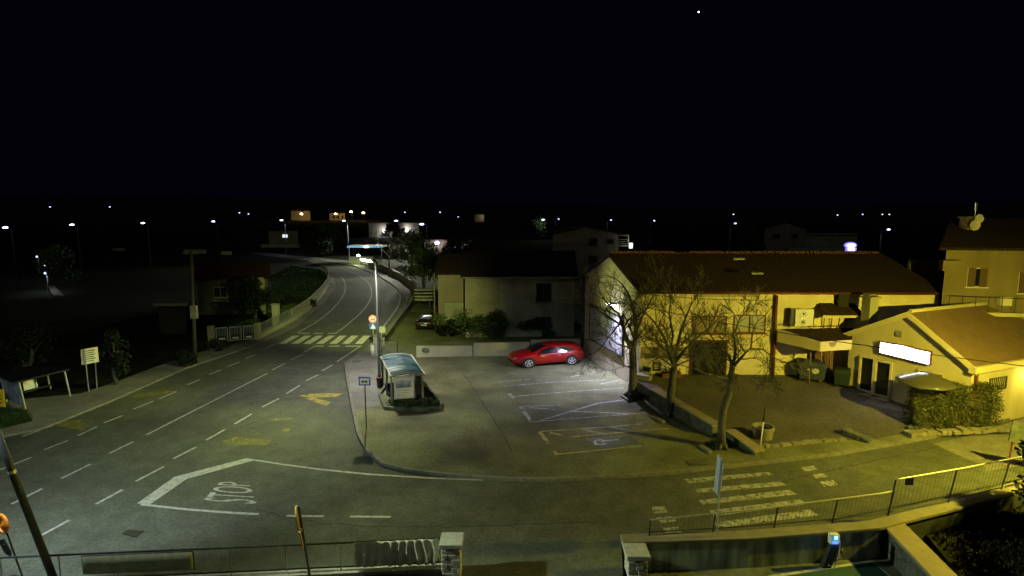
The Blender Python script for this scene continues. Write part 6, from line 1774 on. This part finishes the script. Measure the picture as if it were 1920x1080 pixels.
def pillar(name, px, label, h, w, lean=0):
    P = G(px, 1085, 0)
    t = thing(name, label, 'pillar', P)
    q = MB(); rnd = random.Random(int(px)); z = -.3
    while z < h - .1:
        hh = rnd.uniform(.13, .2); hh = min(hh, h - z)
        x = -w / 2
        while x < w / 2 - .02:
            ww = min(rnd.uniform(.18, .36), w / 2 - x)
            if w / 2 - x - ww < .1: ww = w / 2 - x
            q.box((P.x + x + ww / 2, P.y + w / 2 + rnd.uniform(-.015, .015), z + hh / 2), (ww - .018, w + rnd.uniform(0, .03), hh - .018))
            x += ww
        z += hh
    q.build('stones', mat('pillar_block', (.34, .33, .3), .9, var=.35, scale=5, bump=.5, bscale=18), t, bevel=.015)
    q = MB(); q.box((P.x, P.y + w / 2, (h - .3) / 2), (w - .06, w - .06, h + .28)); q.build('mortar', M['concrete_dark'], t)
    q = MB(); q.box((P.x, P.y + w / 2, h + .08), (w + .12, w + .14, .15)); q.build('cap', mat('pillar_cap', (.3, .3, .29), .9, var=.25, scale=5, bump=.3), t, bevel=.02)
    return t
pillar('stone_pillar', 846, 'stone gate pillar with concrete cap at the end of the railing', .97, .58)
pillar('stone_pillar', 1196, 'stone gate pillar with pale cap at the start of the retaining wall', .6, .6)

# edge-on road sign and orange disc sign
pb = G(582, 1090, 0); pt2 = At(560, 950, pb.y)
t = thing('road_sign', 'road sign seen edge-on on a leaning post above the railing', 'road sign', pb)
q = MB(); q.tube([pb, pt2], .04, 8); q.build('pole', M['metal_dark'], t)
d = (pt2 - pb); 
c = pb + d * .86; q = MB(); N = 24
q.add([(c.x + s - .05 + .1 * 0, c.y + .34 * math.sin(2 * math.pi * i / N) * 1, c.z + .36 * math.cos(2 * math.pi * i / N)) for s in (0, -.04) for i in range(N)], [list(range(N)), list(range(2 * N - 1, N - 1, -1))] + [(i, (i + 1) % N, N + (i + 1) % N, N + i) for i in range(N)])
m_ = Matrix.Translation(c) @ Matrix.Rotation(.26, 4, 'Z') @ Matrix.Rotation(-.12, 4, 'Y') @ Matrix.Translation(-c)
q.v = [m_ @ p for p in q.v]; q.build('round_plate', M['tan_sign'], t)
c = pb + d * .6; q = MB(); q.box((c.x - .05, c.y, c.z), (.03, .5, .55), .3, 0, -.12); q.build('lower_plate', M['tan_sign'], t)
c = pb + d * .72; q = MB(); q.box((c.x - .03, c.y - .1, c.z), (.12, .03, .1)); q.build('clip', M['frame_white'], t)
pb = G(46, 1092, 0); pt2 = At(8, 985, pb.y)
t = thing('orange_sign', 'orange round sign above a dark sign back at bottom left', 'road sign', pb)
q = MB(); q.tube([pb, pb.lerp(pt2, .95)], .025, 8); q.build('pole', M['metal_dark'], t)
c = At(3, 983, pb.y); q = MB(); N = 24
for (r, y0) in ((.3, .0), (.26, -.035)):
    pass
q.add([(c.x + r * math.cos(2 * math.pi * i / N) * .95, c.y + y0 - .12 * math.cos(2 * math.pi * i / N), c.z + r * math.sin(2 * math.pi * i / N)) for r, y0 in ((.3, .06), (.3, 0), (.25, -.01), (.24, .02), (.01, .02)) for i in range(N)], [(j * N + i, j * N + (i + 1) % N, (j + 1) * N + (i + 1) % N, (j + 1) * N + i) for j in range(4) for i in range(N)]); q.build('round_plate', M['orange'], t)
c = At(14, 1023, pb.y); q = MB(); q.add([(c.x + dx, c.y - .1 + dy_, c.z + dz) for dy_ in (0, .03) for dx, dz in ((-.17, .22), (.0, .26), (.17, -.12), (.14, -.3), (-.02, -.18))], [(0, 1, 2, 3, 4), (9, 8, 7, 6, 5)] + [(i, (i + 1) % 5, 5 + (i + 1) % 5, 5 + i) for i in range(5)]); q.build('sign_back', M['metal_dark'], t)
q = MB(); q.ball((c.x + .02, c.y - .13, c.z + .1), .025, 8, 5); q.build('bolt', M['metal_pole'], t)
# edge-on board mast by the right railing
pb = G(1344, 1003, .25); pt2 = At(1353, 858, pb.y)
t = thing('sign_mast', 'tall edge-on blue sign on a post behind the right railing', 'road sign', pb)
q = MB(); q.tube([pb, pt2], .03, 8); q.build('pole', M['metal_grey'], t)
d = pt2 - pb; c = pb + d * .77; q = MB(); q.box((c.x - .06, c.y + .05, c.z), (.07, .5, d.z * .45), -.12, 0, .05); q.build('board', mat('blue_grey_board', (.25, .3, .4), .5, var=.2, scale=3), t, bevel=.01)
q = MB(); q.box((c.x - .02, c.y - .2, c.z + .1), (.03, .02, d.z * .3), -.12, 0, .05); q.build('board_edge', M['frame_white'], t)

# retaining wall with coping and railing
rw = thing('yard_retaining_wall', 'stained retaining wall with pale coping below the right railing', 'wall', WL[0])
zw = [.2, .2, .22, .25, .28, .3]
q = MB(); q.wallrun(WL[2:], .4, -1.7, [z - .12 for z in zw[2:]]); q.build('garden_face', mat('shaded_wall', (.03, .034, .024), .95, var=.4, scale=3, bump=.4), rw)  # right stretch coloured darker to stand in for shade on the garden side
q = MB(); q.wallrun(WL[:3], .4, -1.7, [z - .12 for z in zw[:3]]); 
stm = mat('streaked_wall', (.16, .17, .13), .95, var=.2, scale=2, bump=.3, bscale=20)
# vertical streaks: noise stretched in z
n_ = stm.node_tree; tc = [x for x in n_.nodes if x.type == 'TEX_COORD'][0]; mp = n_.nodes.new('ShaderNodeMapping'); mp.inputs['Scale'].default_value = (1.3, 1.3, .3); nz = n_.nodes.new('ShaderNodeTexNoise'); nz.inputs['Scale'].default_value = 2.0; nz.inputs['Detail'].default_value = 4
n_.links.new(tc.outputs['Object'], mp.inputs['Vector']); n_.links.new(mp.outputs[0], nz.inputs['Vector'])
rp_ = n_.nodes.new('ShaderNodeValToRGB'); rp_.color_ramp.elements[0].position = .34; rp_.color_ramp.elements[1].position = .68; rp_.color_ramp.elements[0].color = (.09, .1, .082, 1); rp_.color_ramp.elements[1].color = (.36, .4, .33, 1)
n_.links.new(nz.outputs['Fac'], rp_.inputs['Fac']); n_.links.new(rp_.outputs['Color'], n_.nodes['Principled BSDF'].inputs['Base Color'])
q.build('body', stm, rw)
q = MB(); q.wallrun([p for p in WL], .5, [z - .118 for z in zw], zw); q.build('coping', M['coping'], rw, bevel=.02)
def along(pts, n):
    P = [Vector(p) for p in pts]; tot = sum((b - a).length for a, b in zip(P, P[1:])); out = []
    for k in range(n + 1):
        s = tot * k / n; i = 0
        while i < len(P) - 2 and s > (P[i + 1] - P[i]).length: s -= (P[i + 1] - P[i]).length; i += 1
        out.append(P[i] + (P[i + 1] - P[i]).normalized() * s)
    return out
def railing(label, base, tops, nb, npost, zb):
    """base: points on the coping, tops: heights"""
    t = thing('wall_railing', label, 'railing', (base[0].x, base[0].y, zb))
    B = along(base, nb); n = len(B)
    def h(k): f = k / (n - 1); return tops[0] + (tops[1] - tops[0]) * f
    lx = lambda P: .12 * (P.x - 3) / 15
    T = [Vector((P.x + lx(P) * 2, P.y, zb + h(k))) for k, P in enumerate(B)]; Lw = [Vector((P.x + lx(P) * .3, P.y, zb + .12)) for P in B]
    q = MB(); q.tube(T, .028, 8); q.build('top_rail', M['metal_grey'], t, True)
    q = MB(); q.tube(Lw, .02, 6); q.build('bottom_rail', M['metal_dark'], t, True)
    q = MB()
    for k in range(n): q.tube([Lw[k], T[k]], .0045, 4)
    q.build('bars', M['metal_dark'], t)
    for k in range(npost + 1):
        i = round(k * (n - 1) / npost); q = MB(); q.tube([(B[i].x, B[i].y, zb - .05), T[i]], .027, 6); q.build('post', M['metal_dark'], t)
    return t
r0 = [G(1217, 1003, .22), G(1400, 992, .22), G(1640, 970, .23), G(1664, 966, .23)]
railing('lower grey railing on the retaining wall, from pillar to step', r0, (.55, .95), 60, 4, .2)
r1 = [G(1665, 966, .25), G(1790, 938, .28), G(1930, 904, .28), G(2050, 875, .28)]
railing('taller grey railing on the right end of the retaining wall', r1, (1.35, 1.2), 60, 4, .24)
P = r1[0].lerp(r1[1], .3); z = zat(P, 902); q = MB(); q.box((At(1703, 902, P.y).x, P.y - .05, z), (.3, .02, .26)); o = q.build('railing_plate', M['sign_ink']); tag(o, 'small black plate fixed to the right railing', 'plate')
# notice panel at the right edge
c = G(1890, 872, .12); z0_, z1_ = zat(c, 826), zat(c, 788)
t = thing('notice_panel', 'weathered notice panel on a post at the right edge', 'notice board', c)
q = MB(); q.tube([(c.x, c.y, .0), (At(1900, 820, c.y).x, c.y, z0_ + .2)], .035, 6); q.build('pole', M['metal_brown'], t)
x0 = At(1893, 815, c.y).x
q = MB(); q.hexa([(x0, c.y, z0_), (x0 + 1.3, c.y - .75, z0_ - .45), (x0 + 1.3, c.y - .7, z0_ - .45), (x0, c.y + .05, z0_)], [(x0 + .1, c.y, z1_), (x0 + 1.4, c.y - .75, z1_ - .45), (x0 + 1.4, c.y - .7, z1_ - .45), (x0 + .1, c.y + .05, z1_)]); q.build('panel', M['concrete_dark'], t)
# post box and grey sign beside the hedge
c = YG(1888, 772)
t = thing('post_box', 'dark grey panel box on a pole right of the hedge', 'box', c)
q = MB(); q.tube([c, (c.x + .25, c.y, zat(c, 690))], .04, 6); q.build('pole', M['metal_grey'], t)
q = MB(); p = At(1902, 722, c.y + .6); q.box(p, (.55, .25, 1.0), -.4); q.build('casing', M['metal_dark'], t, bevel=.02)
# diagonal stone wall in the lower garden
d0, d1 = G(1668, 972, .2), G(1785, 1095, .1)
t = thing('garden_stone_wall', 'rubble stone wall with ochre coping running to the bottom right', 'wall', d0)
q = MB(); q.seg(d0, d1, .65, -1.7, .05, -1.7, .0); q.build('body', M['stone'], t)
q = MB(); q.seg(d0, d1, .8, .052, .17, .002, .12); q.build('coping', mat('ochre_coping', (.21, .17, .1), .9, var=.15, scale=2, bump=.2), t, bevel=.02)
# garden right of it
gb = MB(); gz = -.5
GP = [G(x, y, gz) for x, y in [(1722, 985), (1960, 925), (2150, 1000), (2100, 1180), (1860, 1150)]]
gb.poly(GP); struct('garden_soil', gb, M['earth'])
grass_patch('garden_grass', [(1735, 992), (1950, 940), (2050, 1090), (1845, 1125)], 4500, .1, gz, mat('dry_grass', (.035, .034, .013), .8, var=.5, scale=1), 14, .03)
tree('tall dark shrub at the right edge beyond the garden wall', 1985, 1010, 19.6, 4.6, 1.5, 5200, .09, M['leaf_dark'], 91, .12, None, 'shade_shrub', -.5)  # edge shrub sited and sized to shade the garden from the sodium lamp
tree('second dark shrub, added for shade at the bottom right garden edge', 2010, 1080, 17.6, 4.2, 1.5, 4200, .09, M['leaf_dark'], 92, .12, None, 'shade_shrub', -.5)  # added beside the first to keep sodium light off the garden
# green parking bay with white border, charger, bricks, firewood
gy = -0.895
bay = MB(); bay.poly([G(x, y, gy) for x, y in [(1380, 1092), (1636, 1052), (1720, 1125), (1400, 1190)]]); struct('green_bay', bay, M['green_paint'])
bl = MB(); bl.strip([G(x, y, gy + .004) for x, y in [(1380, 1091), (1636, 1052), (1720, 1125)]], .13); struct('bay_border_markings', bl, M['white_paint'])
c = G(1548, 1063, -0.9); zt_ = zat(c, 999)
t = thing('charging_station', 'white charging post with glowing cyan and blue screen', 'charger', c)
lx_ = .22
q = MB(); q.hexa([(c.x - .16, c.y - .1, -0.9), (c.x + .14, c.y - .1, -0.9), (c.x + .14, c.y + .1, -0.9), (c.x - .16, c.y + .1, -0.9)], [(c.x - .16 + lx_, c.y - .1, zt_ - .42), (c.x + .14 + lx_, c.y - .1, zt_ - .42), (c.x + .14 + lx_, c.y + .1, zt_ - .42), (c.x - .16 + lx_, c.y + .1, zt_ - .42)]); q.build('post', M['metal_dark'], t, bevel=.02)
q = MB(); hx = c.x + lx_ - .02; q.box((hx, c.y, zt_ - .2), (.32, .2, .36)); hd = q.build('head', M['frame_white'], t, bevel=.04)
q = MB(); q.box((hx + .02, c.y - .105, zt_ - .12), (.09, .012, .11)); q.build('screen', M['screen_cyan'], hd)
q = MB(); q.box((hx, c.y - .105, zt_ - .29), (.17, .012, .08)); q.build('status_bar', M['screen_blue'], hd)
q = MB(); q.tube([(hx + .2, c.y - .05, zt_ - .25), (c.x + .34, c.y - .12, -.5), (c.x + .2, c.y - .14, -.82), (c.x, c.y - .14, -.75)], .02, 6); q.build('charging_cable', M['concrete'], t)
point('charger_glow', (hx, c.y - .3, zt_ - .25), 1.5, (.1, .4, 1), .05)
for k in range(6):
    P = G(1590 + k * 10, 1012 - k * 1.5, -.5); 
    q = MB(); q.box((P.x, P.y, -.29), (.09, .25, .38), .2, 0, .25); o = q.build('roof_tile', M['terracotta']); tag(o, 'curved terracotta tile leaning in the row beside the charging post', 'roof tile', 'leaning roof tiles in the lower yard')
a, b = G(1575, 1018, -.5), G(1650, 1006, -.5); q = MB(); q.seg(a, b, .4, -0.9, -0.5); tag(q.build('tile_shelf', M['concrete_dark']), 'low dark ledge carrying the row of leaning tiles', 'ledge')
a = G(1625, 1045, -0.9); q = MB()
for k in range(5): q.box((a.x, a.y + .2, -.85 + k * .1), (.9 - k * .05, .5, .07), .1)
tag(q.build('plank_stack', M['wood']), 'small stack of planks before the stone garden wall', 'planks')
c = G(1572, 1052, -0.9); bush('dead brown pot plant right of the charging post', (c.x, c.y + .1, -0.9), (.3, .25, .4), 220, .06, M['wood'], 81, None, clumps=5)

# ------------------------------------------------------------------ night sky, added fill sun, camera
w = bpy.data.worlds.new('World'); scene.world = w; w.use_nodes = True
nt_ = w.node_tree; bg = nt_.nodes['Background']
sk = nt_.nodes.new('ShaderNodeTexSky'); sk.sky_type = 'NISHITA'; sk.sun_disc = False
sk.sun_elevation = R(-6.0); sk.sun_rotation = R(140); sk.altitude = 0
ad = nt_.nodes.new('ShaderNodeMixRGB'); ad.blend_type = 'ADD'; ad.inputs['Fac'].default_value = 1; ad.inputs['Color2'].default_value = (.009, .008, .036, 1)
nt_.links.new(sk.outputs[0], ad.inputs['Color1']); nt_.links.new(ad.outputs[0], bg.inputs['Color']); bg.inputs['Strength'].default_value = 0.06
sl = bpy.data.lights.new('fill_sun', 'SUN'); sl.energy = 0.05; sl.angle = R(12); sl.color = (.9, 1, .72)  # added soft fill from the camera side to lift dark walls
so_ = bpy.data.objects.new('fill_sun', sl); COL.objects.link(so_); so_.rotation_euler = (R(48), 0, R(12))

cam = bpy.data.cameras.new('camera'); co = bpy.data.objects.new('camera', cam); COL.objects.link(co)
co.location = (0, 0, H); co.rotation_euler = (math.pi / 2 - PITCH, 0, 0)
cam.sensor_width = 36; cam.lens = 36 * F / 1920; cam.clip_start = .1; cam.clip_end = 6000
scene.camera = co
scene.view_settings.view_transform = 'Standard'; scene.view_settings.look = 'None'
scene.view_settings.exposure = 0.22; scene.view_settings.gamma = 1
scene.render.resolution_x = 1024; scene.render.resolution_y = 576
scene.render.engine = 'CYCLES'
scene.cycles.use_denoising = True
scene.cycles.max_bounces = 5
scene.cycles.sample_clamp_indirect = 3
